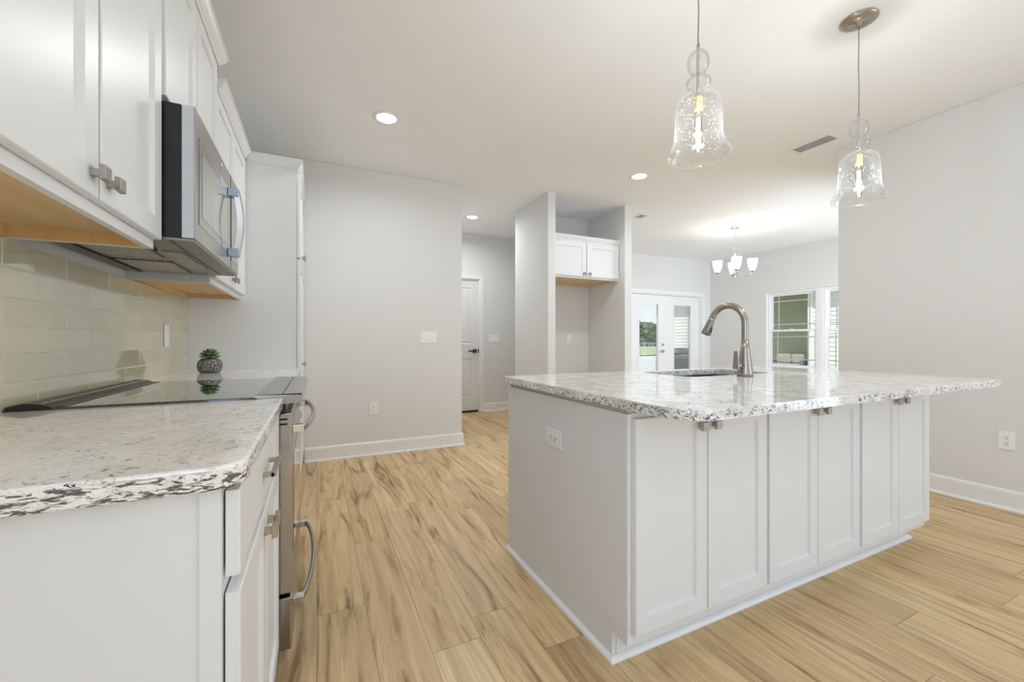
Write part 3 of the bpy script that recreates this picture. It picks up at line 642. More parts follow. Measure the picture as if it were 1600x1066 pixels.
# ------------------------------------------------------------------ potted succulent
r = thing('potted_succulent', 'small green succulent in a black woven pot on the far counter', 'potted plant', (-0.565, 2.93, 0.914))
G().lathe([(0.0005, 0.9142), (0.045, 0.9142), (0.054, 0.922), (0.0615, 0.945), (0.0615, 0.965), (0.055, 0.985), (0.038, 1.000), (0.035, 0.998), (0.033, 0.985), (0.0005, 0.985)], (-0.565, 2.93, 0), 32).build('pot', 'pot', r)
g = G()
for ring, (cnt, tilt, L, h0, wd) in enumerate(((12, 0.10, 0.054, 1.004, 0.013), (11, 0.38, 0.052, 1.008, 0.014), (9, 0.72, 0.046, 1.014, 0.013), (7, 1.05, 0.036, 1.020, 0.011), (4, 1.35, 0.026, 1.024, 0.008))):
    for k in range(cnt):
        a = 2 * PI * (k + 0.5 * (ring % 2)) / cnt + random.uniform(-0.1, 0.1); tl = tilt + random.uniform(-0.08, 0.08)
        dirv = Vector((math.cos(a) * math.cos(tl), math.sin(a) * math.cos(tl), math.sin(tl)))
        side = Vector((-math.sin(a), math.cos(a), 0)); nrm = dirv.cross(side)
        c = Vector((-0.565, 2.93, h0)); vs = []; prof = ((0.0, 0.35), (0.35, 0.8), (0.7, 1.0), (0.88, 0.75), (1.0, 0.06))
        for t, w in prof:
            p = c + dirv * L * t + Vector((0, 0, 1)) * 0.004 * t * t
            for j in range(6):
                th = 2 * PI * j / 6; vs.append(p + side * math.cos(th) * wd * w + nrm * math.sin(th) * wd * 0.4 * w)
        fs = [(i * 6 + j, i * 6 + (j + 1) % 6, i * 6 + 6 + (j + 1) % 6, i * 6 + 6 + j) for i in range(4) for j in range(6)]
        fs += [tuple(range(6)), tuple(range(24, 30))]
        g._add(vs, fs, 0, True)
g.lathe([(0.012, 0.986), (0.014, 1.005), (0.008, 1.022)], (-0.565, 2.93, 0), 10, cap=True)
g.build('leaf_rosette', 'leaf', r)

# ------------------------------------------------------------------ island
IX0, IX1, IF, IB = 0.918, 2.980, 1.055, 1.975
IZ = 0.860
def island_unit(label, x0, x1, d, kn, end=None):
    r = thing('island_cabinet', label, 'cabinet', ((x0 + x1) / 2, 1.5, 0), 'island cabinets')
    t_ = 0.018
    g = G()
    for a in (x0, x1 - t_): g.box(a, a + t_, IF + 0.02, 1.49, 0.10, IZ).box(a, a + t_, 1.49, IF + 0.61, 0.10, 0.65)
    g.box(x0 + t_, x1 - t_, IF + 0.02, IF + 0.61, 0.10, 0.118).box(x0, x1, IF + 0.0005, IF + 0.02, 0.10, IZ)
    g.build('carcass', 'cab', r)
    G().box(x0, min(x1, 2.972), IF + 0.075, IF + 0.60, 0.001, 0.0995).build('toe_kick', 'cab', r)
    for i, (a, b) in enumerate(d): cab_door(fy(IF - 0.003), a, b, 0.135, 0.845, r, (kn[i], 0.800), fw=0.055)
    return r
island_unit('white island cabinet at the near left corner of the island', 0.936, 1.612, [(0.936, 1.268), (1.274, 1.606)], (1.232, 1.300))
island_unit('white island cabinet in the middle of the three', 1.613, 2.294, [(1.622, 1.948), (1.954, 2.282)], (1.925, 1.990))
island_unit('white island cabinet at the right end of the island', 2.295, IX1, [(2.306, 2.640), (2.646, 2.976)], (2.612, 2.682))
for o in [o for o in S.objects if o.name.startswith('island_cabinet')]: del o['group']
r = thing('kitchen_island', 'white kitchen island body with a flat end board and shoe moulding around its foot', 'island', (0.92, 1.5, 0))
Yp = lambda u, v, w: (0.918 + w, u, v)
G().prism([(IF, 0.10), (IF, IZ), (IB, IZ), (IB, 0.001), (IF + 0.075, 0.001), (IF + 0.075, 0.10)], 0, 0.0165, Yp).build('side_board', 'cab', r)
G().box(0.9172, 0.9355, IF - 0.003, IF + 0.035, 0.10, IZ).build('corner_stile', 'cab', r, bevel=0.001)
G().box(0.936, IX1, IB - 0.03, IB, 0.001, IZ).build('back_board', 'cab', r)
G().box(0.9215, 1.70, IF + 0.004, IB - 0.02, IZ + 0.0005, 0.8815).box(2.45, 2.965, IF, IB - 0.02, IZ + 0.0005, 0.8815).box(1.70, 2.45, IF, 1.49, IZ + 0.0005, 0.8815).box(1.70, 2.45, 1.91, IB - 0.02, IZ + 0.0005, 0.8815).build('counter_support', pbr('grey plywood', srgb(196, 192, 184), 0.8), r)
g = G(); q = [(0, 0), (0.016, 0), (0.0155, 0.006), (0.012, 0.012), (0.006, 0.0165), (0, 0.018)]
g.sweep(q, [(0.9175, IB, 0.0005), (0.9175, IF + 0.073, 0.0005), (2.985, IF + 0.073, 0.0005), (2.985, IF + 0.3, 0.0005)], [(-1, 0), (-1, -1), (1, -1), (1, 0)])
g.build('shoe_moulding', 'trim', r)
G().box(0.936, 2.984, IF + 0.0735, IF + 0.0748, 0.0185, 0.09).build('toe_board', 'cab', r)
plate('wall_outlet', lambda u, v, w: (0.9175 - w, u, v), 1.508, 0.686, 0.122, 0.075, 'outlet', 'white sideways outlet on the left end panel of the island', 'outlet', horiz=True)

# island counter with sink cut-out
r = thing('island_countertop', 'large white granite countertop with blue-black flecks on the island', 'countertop', (1.93, 1.38, 0.882))
outer = rounded_rect(0.885, 2.985, 0.776, 1.985, (0.012, 0.02, 0.04, 0.115))
SX0, SX1, SY0, SY1 = 1.735, 2.415, 1.515, 1.885
inner = rounded_rect(SX0, SX1, SY0, SY1, (0.06, 0.06, 0.06, 0.06))
bm = bmesh.new()
def loop(pts, z): 
    vs_ = [bm.verts.new((x - 1.93, y - 1.38, z - 0.882)) for x, y in pts]
    return vs_, [bm.edges.new((vs_[i], vs_[(i + 1) % len(vs_)])) for i in range(len(vs_))]
def capz(z):
    a, ea = loop(outer, z); b_, eb = loop(inner, z)
    bmesh.ops.triangle_fill(bm, edges=ea + eb, use_beauty=True)
    return a, b_
a1, b1 = capz(0.882); a2, b2 = capz(0.914)
for A, B in ((a1, a2), (b1, b2)):
    for i in range(len(A)):
        j = (i + 1) % len(A); f = bm.faces.new((A[i], A[j], B[j], B[i]))
bmesh.ops.recalc_face_normals(bm, faces=bm.faces)
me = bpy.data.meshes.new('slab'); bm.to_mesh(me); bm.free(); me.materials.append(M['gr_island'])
o = bpy.data.objects.new('slab', me); S.collection.objects.link(o); o.parent = r; ORG[o.name] = ORG[r.name]
md = o.modifiers.new('bevel', 'BEVEL'); md.width = 0.005; md.segments = 3; md.limit_method = 'ANGLE'; md.angle_limit = math.radians(60)
# sink
r = thing('sink', 'undermounted stainless sink in the island', 'sink', (2.07, 1.7, 0.68))
g = G(); e = 0.006
o_ = rounded_rect(SX0 - e, SX1 + e, SY0 - e, SY1 + e, (0.06,) * 4); i_ = rounded_rect(SX0 - e + 0.002, SX1 + e - 0.002, SY0 - e + 0.002, SY1 + e - 0.002, (0.058,) * 4)
k = len(o_); vs = [(x, y, 0.8815) for x, y in o_] + [(x, y, 0.8815) for x, y in i_] + [(x, y, 0.69) for x, y in i_] + [(x, y, 0.688) for x, y in o_]
fs = []
for i in range(k):
    j = (i + 1) % k; fs += [(i, j, k + j, k + i), (k + i, k + j, 2 * k + j, 2 * k + i), (3 * k + i, 3 * k + j, j, i)]
fs += [tuple(2 * k + i for i in range(k)), tuple(3 * k + i for i in range(k))]
g._add(vs, fs); g.build('basin', 'steel', r)
G().lathe([(0.0005, 0.6905), (0.04, 0.6905), (0.045, 0.693), (0.0005, 0.693)], (2.07, 1.7, 0), 24).build('drain', 'chrome', r)

# faucet
FXc, FYc = 2.044, 1.433
r = thing('kitchen_faucet', 'brushed nickel gooseneck pull-down faucet at the island sink', 'faucet', (FXc, FYc, 0.914))
zs = [(0.9145, 0.040), (0.93, 0.0385), (0.97, 0.0335), (1.02, 0.0265), (1.06, 0.0215), (1.10, 0.0180)]
g = G().lathe([(0.0005, 0.9145)] + [(rr, z) for z, rr in zs] + [(0.0005, 1.10)], (FXc, FYc, 0), 28); g.build('base', 'faucet', r)
pts = [(FXc, FYc, 1.09 + 0.02 * k) for k in range(6)]; R0 = 0.103; zc = 1.192
for k in range(1, 21):
    a = math.radians(158 * k / 20); pts.append((FXc, FYc + R0 - R0 * math.cos(a), zc + R0 * math.sin(a)))
G().tube(pts, 0.0172, 20).build('spout', 'faucet', r)
p = Vector(pts[-1]); dv = (Vector(pts[-1]) - Vector(pts[-2])).normalized()
L = [p - dv * 0.004, p + dv * 0.01, p + dv * 0.055, p + dv * 0.098, p + dv * 0.1]
sh = G().tube(L, [0.0176, 0.0182, 0.0225, 0.0275, 0.026], 24).build('spray_head', 'faucet', r)
c = p + dv * 0.06; sd = Vector((-0.0, -1, 0)); nrm = (sd - dv * sd.dot(dv)).normalized()
bt = G(); ax = Vector((1, 0, 0)); cc_ = c + nrm * 0.0215
bt._add([cc_ + ax * a * 0.007 + dv * b * 0.02 + nrm * (w + 0.0035 * b) for w in (-0.006, 0.002) for a, b in ((-1, -1), (1, -1), (1, 1), (-1, 1))],
        [(0, 1, 2, 3), (4, 5, 6, 7), (0, 1, 5, 4), (1, 2, 6, 5), (2, 3, 7, 6), (3, 0, 4, 7)]); bt.build('spray_button', 'black', sh)
# side lever on the -X side
hub = G().lathe([(0.0005, 0), (0.0145, 0), (0.0145, -0.046), (0.012, -0.050), (0.0005, -0.050)], (FXc - 0.024, FYc - 0.004, 0.972), 20, axis='x').build('lever_hub', 'faucet', r)
g = G(); hx = FXc - 0.076
g._add([(hx + a * (0.006 - 0.002 * t), FYc - 0.004 + b * (0.017 - 0.007 * t), 0.953 + 0.097 * t) for t in (0, 1) for a, b in ((-1, -1), (1, -1), (1, 1), (-1, 1))],
       [(0, 1, 2, 3), (4, 5, 6, 7), (0, 1, 5, 4), (1, 2, 6, 5), (2, 3, 7, 6), (3, 0, 4, 7)])
g.build('lever', 'faucet', hub, bevel=0.002)

# ------------------------------------------------------------------ recess cabinet
r = thing('upper_cabinet', 'white two-door cabinet high in the refrigerator recess', 'cabinet', (2.89, 4.3, 1.84))
NF = 4.04
G().box(2.4015, 3.3785, NF + 0.019, 4.649, 1.852, 2.285).build('carcass', 'cab', r)
G().box(2.4015, 3.3785, NF + 0.020, 4.649, 1.845, 1.8515).build('bottom_panel', 'maple', r)
g = G().box(2.4015, 3.3785, NF, NF + 0.0185, 1.84, 1.875).box(2.4015, 3.3785, NF, NF + 0.0185, 2.24, 2.285).box(2.4015, 2.44, NF, NF + 0.0185, 1.875, 2.24).box(3.34, 3.3785, NF, NF + 0.0185, 1.875, 2.24).box(2.86, 2.92, NF, NF + 0.0185, 1.875, 2.24)
g.build('face_frame', 'cab', r)
for a, b, k in ((2.415, 2.885, 2.852), (2.897, 3.366, 2.930)): cab_door(fy(NF - 0.0007), a, b, 1.862, 2.262, r, (k, 1.895))
g = G(); g.sweep(CROWN, [(2.4015, NF, 2.272), (3.3785, NF, 2.272)], [(0, -1), (0, -1)]); g.build('crown_moulding', 'cab', r)

# ------------------------------------------------------------------ ceiling fixtures
def can(label, x, y, power=CAN_W):
    r = thing('recessed_light', label, 'ceiling light', (x, y, H - 0.006))
    G().lathe([(0.070, H - 0.0005), (0.092, H - 0.0005), (0.092, H - 0.004), (0.086, H - 0.008), (0.073, H - 0.008), (0.070, H - 0.005)], (x, y, 0), 40, closed=True).build('trim_ring', 'trim', r)
    G().lathe([(0.0005, H - 0.005), (0.0695, H - 0.005), (0.0695, H - 0.0008), (0.0005, H - 0.0008)], (x, y, 0), 40).build('lens', 'lens', r)
    add_light('lamp', 'AREA', (x, y, H - 0.012), power, (0.94, 0.965, 1.0), shape='DISK', size=0.13, parent=r, spread=math.radians(165))
    return r
can('round recessed light in the ceiling between the cooker and far wall', 0.465, 3.139)
can('round recessed light in the ceiling in front of the recess', 2.911, 3.162)
can('round recessed light in the hallway ceiling', 1.867, 5.158, CAN_W * 1.35)
can('added unseen recessed light behind the camera, on the cooker side', 0.465, -0.9, 1.8)  # both lamps behind the camera are unseen, added for brightness
can('added unseen recessed light behind the camera, on the island side', 2.9, -0.9, 1.8)

def pendant(label, x, y):
    r = thing('pendant_light', label, 'pendant light', (x, y, H))
    G().lathe([(0.0005, H - 0.0005), (0.078, H - 0.0005), (0.078, H - 0.006), (0.060, H - 0.013), (0.012, H - 0.018), (0.010, H - 0.034), (0.0005, H - 0.034)], (x, y, 0), 40).build('canopy', 'nickel', r)
    ztop = 2.262
    pts = [(x + 0.004 * math.sin(k * 0.9) * (k / 12) * (1 - k / 12) * 3, y, H - 0.03 - (H - 0.03 - ztop) * k / 12) for k in range(13)]
    G().tube(pts, 0.0026, 8).build('cord', 'cord', r)
    G().tube([(x, y, ztop), (x, y, 2.225), (x, y, 2.10), (x, y, 2.07)], [0.0075, 0.0065, 0.0065, 0.009], 16).build('stem', 'chrome', r)
    sk = G().lathe([(0.0005, 2.072), (0.012, 2.070), (0.0185, 2.060), (0.0185, 2.048), (0.0165, 2.046), (0.017, 2.00), (0.0005, 2.00)], (x, y, 0), 24).build('socket', 'brass', r)
    G().lathe([(0.0005, 2.000), (0.012, 1.996), (0.013, 1.97), (0.0145, 1.94), (0.0145, 1.86), (0.010, 1.845), (0.0005, 1.842)], (x, y, 0), 20).build('bulb', 'bulbglass', sk)
    fl = G()
    for k in range(4):
        a = PI / 4 + k * PI / 2; fl.tube([(x + 0.006 * math.cos(a), y + 0.006 * math.sin(a), 1.975), (x + 0.0075 * math.cos(a), y + 0.0075 * math.sin(a), 1.865)], 0.0016, 6)
    fl.build('filament', 'filament', sk)
    prof = [(0.012, 2.236), (0.026, 2.230), (0.037, 2.216), (0.0415, 2.196), (0.040, 2.176), (0.032, 2.158), (0.021, 2.146), (0.020, 2.140), (0.032, 2.134), (0.044, 2.122), (0.047, 2.110), (0.042, 2.098), (0.030, 2.086), (0.025, 2.078), (0.030, 2.070),
            (0.052, 2.062), (0.070, 2.050), (0.081, 2.030), (0.085, 2.005), (0.087, 1.96), (0.089, 1.91), (0.092, 1.885), (0.099, 1.868), (0.109, 1.852), (0.115, 1.838), (0.116, 1.828)]
    # smooth the profile
    pr = []
    for i in range(len(prof) - 1):
        p0 = prof[max(i - 1, 0)]; p1 = prof[i]; p2 = prof[i + 1]; p3 = prof[min(i + 2, len(prof) - 1)]
        for s_ in range(3):
            t = s_ / 3; f_ = lambda a, b, c, d: 0.5 * ((2 * b) + (-a + c) * t + (2 * a - 5 * b + 4 * c - d) * t * t + (-a + 3 * b - 3 * c + d) * t ** 3)
            pr.append((f_(p0[0], p1[0], p2[0], p3[0]), f_(p0[1], p1[1], p2[1], p3[1])))
    pr.append(prof[-1]); inn = [(rr - 0.0025, z) for rr, z in reversed(pr)]
    full = pr + [(0.1165, 1.8235), (0.1135, 1.8235)] + inn
    G().lathe(full, (x, y, 0), 56, closed=True).build('glass_shade', 'pglass', r)
    add_light('lamp', 'POINT', (x, y, 1.92), PEND_W, (0.88, 0.94, 1.0), shadow_soft_size=0.02, parent=r)
    return r
p1 = pendant('seeded glass pendant light hanging above the middle of the island', 1.351, 1.142)
p2 = pendant('seeded glass pendant light on the right, with its ceiling canopy in view', 2.515, 1.142)

def vent(label, cx, cy, w, l, nsl=6):
    r = thing('ceiling_vent', label, 'vent', (cx, cy, H))
    x0, x1, y0, y1 = cx - w / 2, cx + w / 2, cy - l / 2, cy + l / 2; b = 0.026
    G().box(x0, x1, y0, y0 + b, H - 0.008, H - 0.0005).box(x0, x1, y1 - b, y1, H - 0.008, H - 0.0005).box(x0, x0 + b, y0 + b, y1 - b, H - 0.008, H - 0.0005).box(x1 - b, x1, y0 + b, y1 - b, H - 0.008, H - 0.0005).build('frame', 'trim', r, bevel=0.002)
    G().box(x0 + b, x1 - b, y0 + b, y1 - b, H - 0.0016, H - 0.0008).build('duct_shade_plate', 'dark', r)  # dark plate stands in for the shaded duct above the louvres
    g = G(); rot = Matrix.Rotation(math.radians(-4), 3, 'Y')
    for k in range(nsl):
        c = x0 + b + (w - 2 * b) * (k + 0.5) / nsl; g.box(c - 0.0050, c + 0.0050, y0 + b, y1 - b, H - 0.0065, H - 0.0055, rot=rot)
    g.build('louvre', 'trim', r)
vent('white slotted ceiling vent between the two pendant lights', 3.755, 2.02, 0.185, 0.335)
vent('small white ceiling vent beside the recess wall', 3.86, 4.17, 0.17, 0.19, 5)

# ------------------------------------------------------------------ chandelier
CX, CY = 5.48, 4.0
r = thing('chandelier', 'small chrome chandelier with frosted glass shades in the dining room', 'chandelier', (CX, CY, H))
G().lathe([(0.0005, H - 0.0005), (0.065, H - 0.0005), (0.062, H - 0.012), (0.03, H - 0.024), (0.008, H - 0.03), (0.0005, H - 0.03)], (CX, CY, 0), 32).build('canopy', 'chrome', r)
g = G(); z = H - 0.028; k = 0
while z > 2.40:
    pts = []
    for j in range(13):
        a = 2 * PI * j / 12; q_ = (0.010 * math.cos(a), 0.020 * math.sin(a))
        pts.append((CX + (q_[0] if k % 2 == 0 else 0), CY + (0 if k % 2 == 0 else q_[0]), z - 0.018 + q_[1]))
    g.tube(pts, 0.0022, 6, cap=False); z -= 0.031; k += 1
g.build('chain', 'chrome', r)
G().lathe([(0.0005, 2.405), (0.008, 2.40), (0.010, 2.38), (0.022, 2.365), (0.024, 2.35), (0.012, 2.335), (0.011, 2.30), (0.013, 2.20), (0.011, 2.12), (0.020, 2.09), (0.024, 2.07), (0.018, 2.05), (0.008, 2.035), (0.010, 2.025), (0.0005, 2.015)], (CX, CY, 0), 20).build('column', 'chrome', r)
for k in range(4):
    a = math.radians(-48 + 90 * k); ca, sa = math.cos(a), math.sin(a)
    pr = [(0.015, 2.16), (0.05, 2.08), (0.10, 2.045), (0.16, 2.042), (0.205, 2.06), (0.225, 2.088)]
    cur = []
    for i in range(len(pr) - 1):
        for t in (0, 0.34, 0.67): cur.append((pr[i][0] * (1 - t) + pr[i + 1][0] * t, pr[i][1] * (1 - t) + pr[i + 1][1] * t))
    cur.append(pr[-1])
    arm = G().tube([(CX + q * ca, CY + q * sa, z) for q, z in cur], 0.0055, 8).build('arm', 'chrome', r)
    ex_, ey_ = CX + 0.225 * ca, CY + 0.225 * sa
    G().lathe([(0.0005, 2.084), (0.014, 2.086), (0.026, 2.10), (0.020, 2.112), (0.0005, 2.112)], (ex_, ey_, 0), 16).build('socket_cup', 'steel_dull', arm)
    G().lathe([(0.022, 2.104), (0.034, 2.120), (0.050, 2.155), (0.060, 2.20), (0.066, 2.245), (0.070, 2.275), (0.067, 2.275), (0.063, 2.245), (0.057, 2.20), (0.047, 2.155), (0.031, 2.122), (0.020, 2.107)], (ex_, ey_, 0), 28, closed=True).build('shade', 'shade', arm)
    add_light('lamp', 'POINT', (ex_, ey_, 2.225), CHAND_W, (1.0, 0.93, 0.82), shadow_soft_size=0.03, parent=r)

# ------------------------------------------------------------------ french doors (door_2, door_3) and frame
FY = HW
t = struct(G().box(5.19, 5.26, FY - 0.018, FY, 0, 2.085).box(7.18, 7.25, FY - 0.018, FY, 0, 2.085).box(5.26, 7.18, FY - 0.018, FY, 2.02, 2.085)
    .box(5.26, 5.28, FY, FY + 0.15, 0, 2.02).box(7.16, 7.18, FY, FY + 0.15, 0, 2.02).box(5.28, 7.16, FY, FY + 0.15, 2.0, 2.02).build('trim_1', 'trim', bevel=0.003), 'white casing around the french doors')
def glazed(name, label, x0, x1, gx0, gx1, y, blinds):
    r = thing(name, label, None, ((x0 + x1) / 2, y, 0)); r['kind'] = 'structure'
    gz0, gz1 = 0.25, 1.815
    G().box(x0, gx0, y - 0.022, y + 0.022, 0.02, 1.995).box(gx1, x1, y - 0.022, y + 0.022, 0.02, 1.995).box(gx0, gx1, y - 0.022, y + 0.022, 0.02, gz0).box(gx0, gx1, y - 0.022, y + 0.022, gz1, 1.995).build('door_leaf', 'trim', r)
    g = G(); m_ = 0.022
    for yy in (y - 0.030,):
        g.box(gx0 - m_, gx0 + 0.006, yy, y - 0.0222, gz0 - m_, gz1 + m_).box(gx1 - 0.006, gx1 + m_, yy, y - 0.0222, gz0 - m_, gz1 + m_).box(gx0 + 0.006, gx1 - 0.006, yy, y - 0.0222, gz0 - m_, gz0 + 0.006).box(gx0 + 0.006, gx1 - 0.006, yy, y - 0.0222, gz1 - 0.006, gz1 + m_)
    g.build('glass_moulding', 'trim', r, bevel=0.004)
    G().box(gx0 + 0.0005, gx1 - 0.0005, y - 0.004, y - 0.001, gz0 + 0.0005, gz1 - 0.0005).build('glass_pane', 'pane', r)
    if blinds:
        g = G(); z = gz1 - 0.02
        while z > gz0 + 0.03: g.box(gx0 + 0.01, gx1 - 0.012, y + 0.0005, y + 0.0065, z, z + 0.0011); z -= 0.021
        g.build('blind_slats', 'slat', r)
        G().box(gx1 - 0.045, gx1 - 0.030, y - 0.0385, y - 0.0302, 0.55, 1.60).build('blind_slider', 'trim', r)
    return r
dl = glazed('door_2', 'left french door with a sky and tree view', 5.282, 6.213, 5.52, 6.005, FY + 0.05, True)
dr_ = glazed('door_3', 'right french door with a view of white siding', 6.219, 7.158, 6.447, 6.912, FY + 0.075, True)
yk = FY + 0.028
g = G().lathe([(0.0005, 0), (0.026, 0), (0.026, -0.010), (0.0005, -0.010)], (6.125, yk, 1.03), 20, axis='y').box(6.118, 6.132, yk - 0.022, yk - 0.008, 1.012, 1.048); g.build('deadbolt', 'nickel', dl)
g = G().lathe([(0.0005, 0), (0.028, 0), (0.028, -0.010), (0.0005, -0.010)], (6.125, yk, 0.90), 20, axis='y').tube([(6.125, yk - 0.008, 0.90), (6.125, yk - 0.045, 0.90)], 0.009).box(6.02, 6.135, yk - 0.052, yk - 0.040, 0.891, 0.909); g.build('lever_handle', 'nickel', dl)

# ------------------------------------------------------------------ dining windows
def dh_window(name, label, y0, y1):
    r = thing(name, label, None, (DW + 0.05, (y0 + y1) / 2, WZ0)); r['kind'] = 'structure'
    xm = DW + 0.07; f = 0.038
    G().box(xm - 0.045, xm + 0.045, y0, y0 + f, WZ0 + 0.02, WZ1).box(xm - 0.045, xm + 0.045, y1 - f, y1, WZ0 + 0.02, WZ1).box(xm - 0.045, xm + 0.045, y0 + f, y1 - f, WZ1 - f, WZ1).box(xm - 0.045, xm + 0.045, y0 + f, y1 - f, WZ0 + 0.02, WZ0 + 0.05).build('window_frame', 'trim', r, bevel=0.002)
    mid = 1.285; s_ = 0.034
    for nm, z0, z1, xo in (('upper_sash', mid - 0.018, WZ1 - f, xm + 0.016), ('lower_sash', WZ0 + 0.05, mid + 0.018, xm - 0.016)):
        a, b = y0 + f, y1 - f; d_ = 0.014
        g = G().box(xo - d_, xo + d_, a, a + s_, z0, z1).box(xo - d_, xo + d_, b - s_, b, z0, z1).box(xo - d_, xo + d_, a + s_, b - s_, z1 - s_, z1).box(xo - d_, xo + d_, a + s_, b - s_, z0, z0 + s_)
        sh = g.build(nm, 'trim', r, bevel=0.002)
        G().box(xo - 0.002, xo + 0.002, a + s_, b - s_, z0 + s_, z1 - s_).build('glass_pane', 'pane', sh)
        gg = G(); o_ = 0.095; wd = 0.009
        for y in (a + s_ + o_, b - s_ - o_): gg.box(xo + 0.0025, xo + 0.0065, y - wd, y + wd, z0 + s_, z1 - s_)
        for z in (z0 + s_ + o_, z1 - s_ - o_): gg.box(xo + 0.0028, xo + 0.0062, a + s_, b - s_, z - wd, z + wd)
        gg.build('prairie_grille', 'trim', sh)
    G().box(xm - 0.045, xm - 0.030, (y0 + y1) / 2 - 0.03, (y0 + y1) / 2 + 0.03, mid + 0.018, mid + 0.030).build('sash_lock', 'trim', r, bevel=0.003)
    return r
dh_window('window_1', 'left unit of the dining double window', 3.945, 4.79)
dh_window('window_2', 'right unit of the dining double window, partly hidden by the wall', 3.03, 3.875)
struct(G().box(DW + 0.02, DW + 0.13, 3.875, 3.945, WZ0 + 0.02, WZ1).box(DW, DW + 0.15, 4.79, WY1 - 0.0, WZ0 + 0.02, WZ1).box(DW, DW + 0.15, WY0, 3.03, WZ0 + 0.02, WZ1)
       .box(DW - 0.03, DW + 0.15, WY0 - 0.03, WY1 + 0.03, WZ0, WZ0 + 0.02).build('trim_2', 'trim', bevel=0.002), 'white sill and mullion of the dining window')
# added unseen window frames whose openings let the fill lights in
g = G().box(0.3, 0.36, -4.1, -4.03, 0.5, 2.4).box(3.64, 3.7, -4.1, -4.03, 0.5, 2.4).box(0.36, 3.64, -4.1, -4.03, 0.5, 0.56).box(0.36, 3.64, -4.1, -4.03, 2.34, 2.4).box(1.97, 2.03, -4.1, -4.03, 0.56, 2.34)
g5 = G()
for a, b in ((-2.8, -2.74), (-1.63, -1.57), (-0.46, -0.4)): g5.box(RW + 0.03, RW + 0.09, a, b, 0.4, 2.4)
g5.box(RW + 0.03, RW + 0.09, -2.8, -0.4, 0.4, 0.46).box(RW + 0.03, RW + 0.09, -2.8, -0.4, 2.34, 2.4)
struct(g5.build('added_window_5', 'trim'), 'added side window out of view, made for the fill light')
g6 = G()
for a, b in ((4.75, 4.81), (5.87, 5.93), (6.99, 7.05)): g6.box(a, b, 1.91, 1.97, 0.5, 2.2)
g6.box(4.75, 7.05, 1.91, 1.97, 0.5, 0.56).box(4.75, 7.05, 1.91, 1.97, 2.14, 2.2)
struct(g6.build('added_window_6', 'trim'), 'added dining side window out of view, made for the fill light')
g2 = G().box(LW - 0.08, LW - 0.02, -3.05, -2.99, 0.45, 2.45).box(LW - 0.08, LW - 0.02, -0.81, -0.75, 0.45, 2.45).box(LW - 0.08, LW - 0.02, -2.99, -0.81, 0.45, 0.51).box(LW - 0.08, LW - 0.02, -2.99, -0.81, 2.39, 2.45)
struct(g2.build('added_window_4', 'trim'), 'added side window behind the camera, made for the fill light')
w3 = g.build('added_window_3', 'trim'); struct(w3, 'added wide window behind the camera, made for the fill light')

# ------------------------------------------------------------------ outdoors
GZ = -0.18
struct(G().box(-60, 220, 6.14, 220, GZ - 0.2, GZ).box(7.59, 220, -40, 6.14, GZ - 0.2, GZ).build('ground', 'lawn'), 'pale dry lawn outside')
struct(G().box(3.6, 9.6, 6.14, 9.4, GZ, -0.03).build('patio', 'concrete', bevel=0.01), 'pale concrete patio outside the french doors')
struct(G().box(-40, 120, 26.2, 28.2, GZ, GZ + 0.02).build('road', 'road'), 'street across the lawn')
struct(G().box(9.9, 60, 10, 26.0, GZ, GZ + 0.02).build('driveway', 'concrete'), 'pale gravel drive beyond the patio')
def lap(g, M_, u0, u1, z0, z1, mi=0, step=0.125, lip=0.025):
    z = z0
    while z < z1:
        zt = min(z + step, z1)
        g._add([M_(u0, z, lip), M_(u1, z, lip), M_(u1, zt, 0.004), M_(u0, zt, 0.004), M_(u0, z, 0), M_(u1, z, 0), M_(u1, zt, 0), M_(u0, zt, 0)],
               [(0, 1, 2, 3), (4, 5, 6, 7), (0, 1, 5, 4), (1, 2, 6, 5), (2, 3, 7, 6), (3, 0, 4, 7)], mi)
        z = zt
r = thing('neighbouring_house', 'neighbouring house with white and olive lap siding seen through the dining window', 'house', (14, 8, GZ))
HX = 13.0
g = G(); lap(g, fnx(HX), 2.0, 7.10, GZ, 3.0); lap(g, fnx(HX), 10.3, 12.15, GZ, 3.0); g.box(HX, HX + 0.1, 2.0, 7.1, GZ, 3.0).box(HX, HX + 0.1, 10.3, 12.15, GZ, 3.0).box(HX + 0.1, 20, 12.05, 12.15, GZ, 3.0)
g.build('white_siding', 'sid_white', r)
g = G(); lap(g, fnx(HX + 1.6), 7.0, 10.3, GZ, 3.0, step=0.15, lip=0.035); g.box(HX + 1.6, HX + 1.7, 7.0, 10.3, GZ, 3.0); g.build('porch_siding', 'sid_olive', r)
g = G().box(HX - 0.04, HX + 0.02, 7.0, 7.14, GZ, 3.0).box(HX - 0.04, HX + 0.02, 10.24, 10.36, GZ, 3.0).box(HX - 0.04, HX + 0.02, 12.07, 12.19, GZ, 3.0); g.build('corner_boards', 'trim', r)
g = G().box(HX + 0.1, HX + 1.6, 7.0, 7.1, GZ, 3.0).box(HX + 0.1, HX + 1.6, 10.3, 10.4, GZ, 3.0); g.build('porch_side_walls', 'sid_olive', r)
g = G(); g.prism([(HX - 0.62, 2.92), (HX - 0.62, 3.06), (HX + 4.5, 5.4), (21, 3.1), (21, 2.92)], 1.6, 12.6, lambda u, v, w: (u, w, v)); g.build('roof', 'roof', r)
struct(G().box(HX + 0.02, HX + 1.6, 7.1, 10.3, GZ, GZ + 0.1).build('porch_slab', 'concrete'), 'neighbour porch slab')
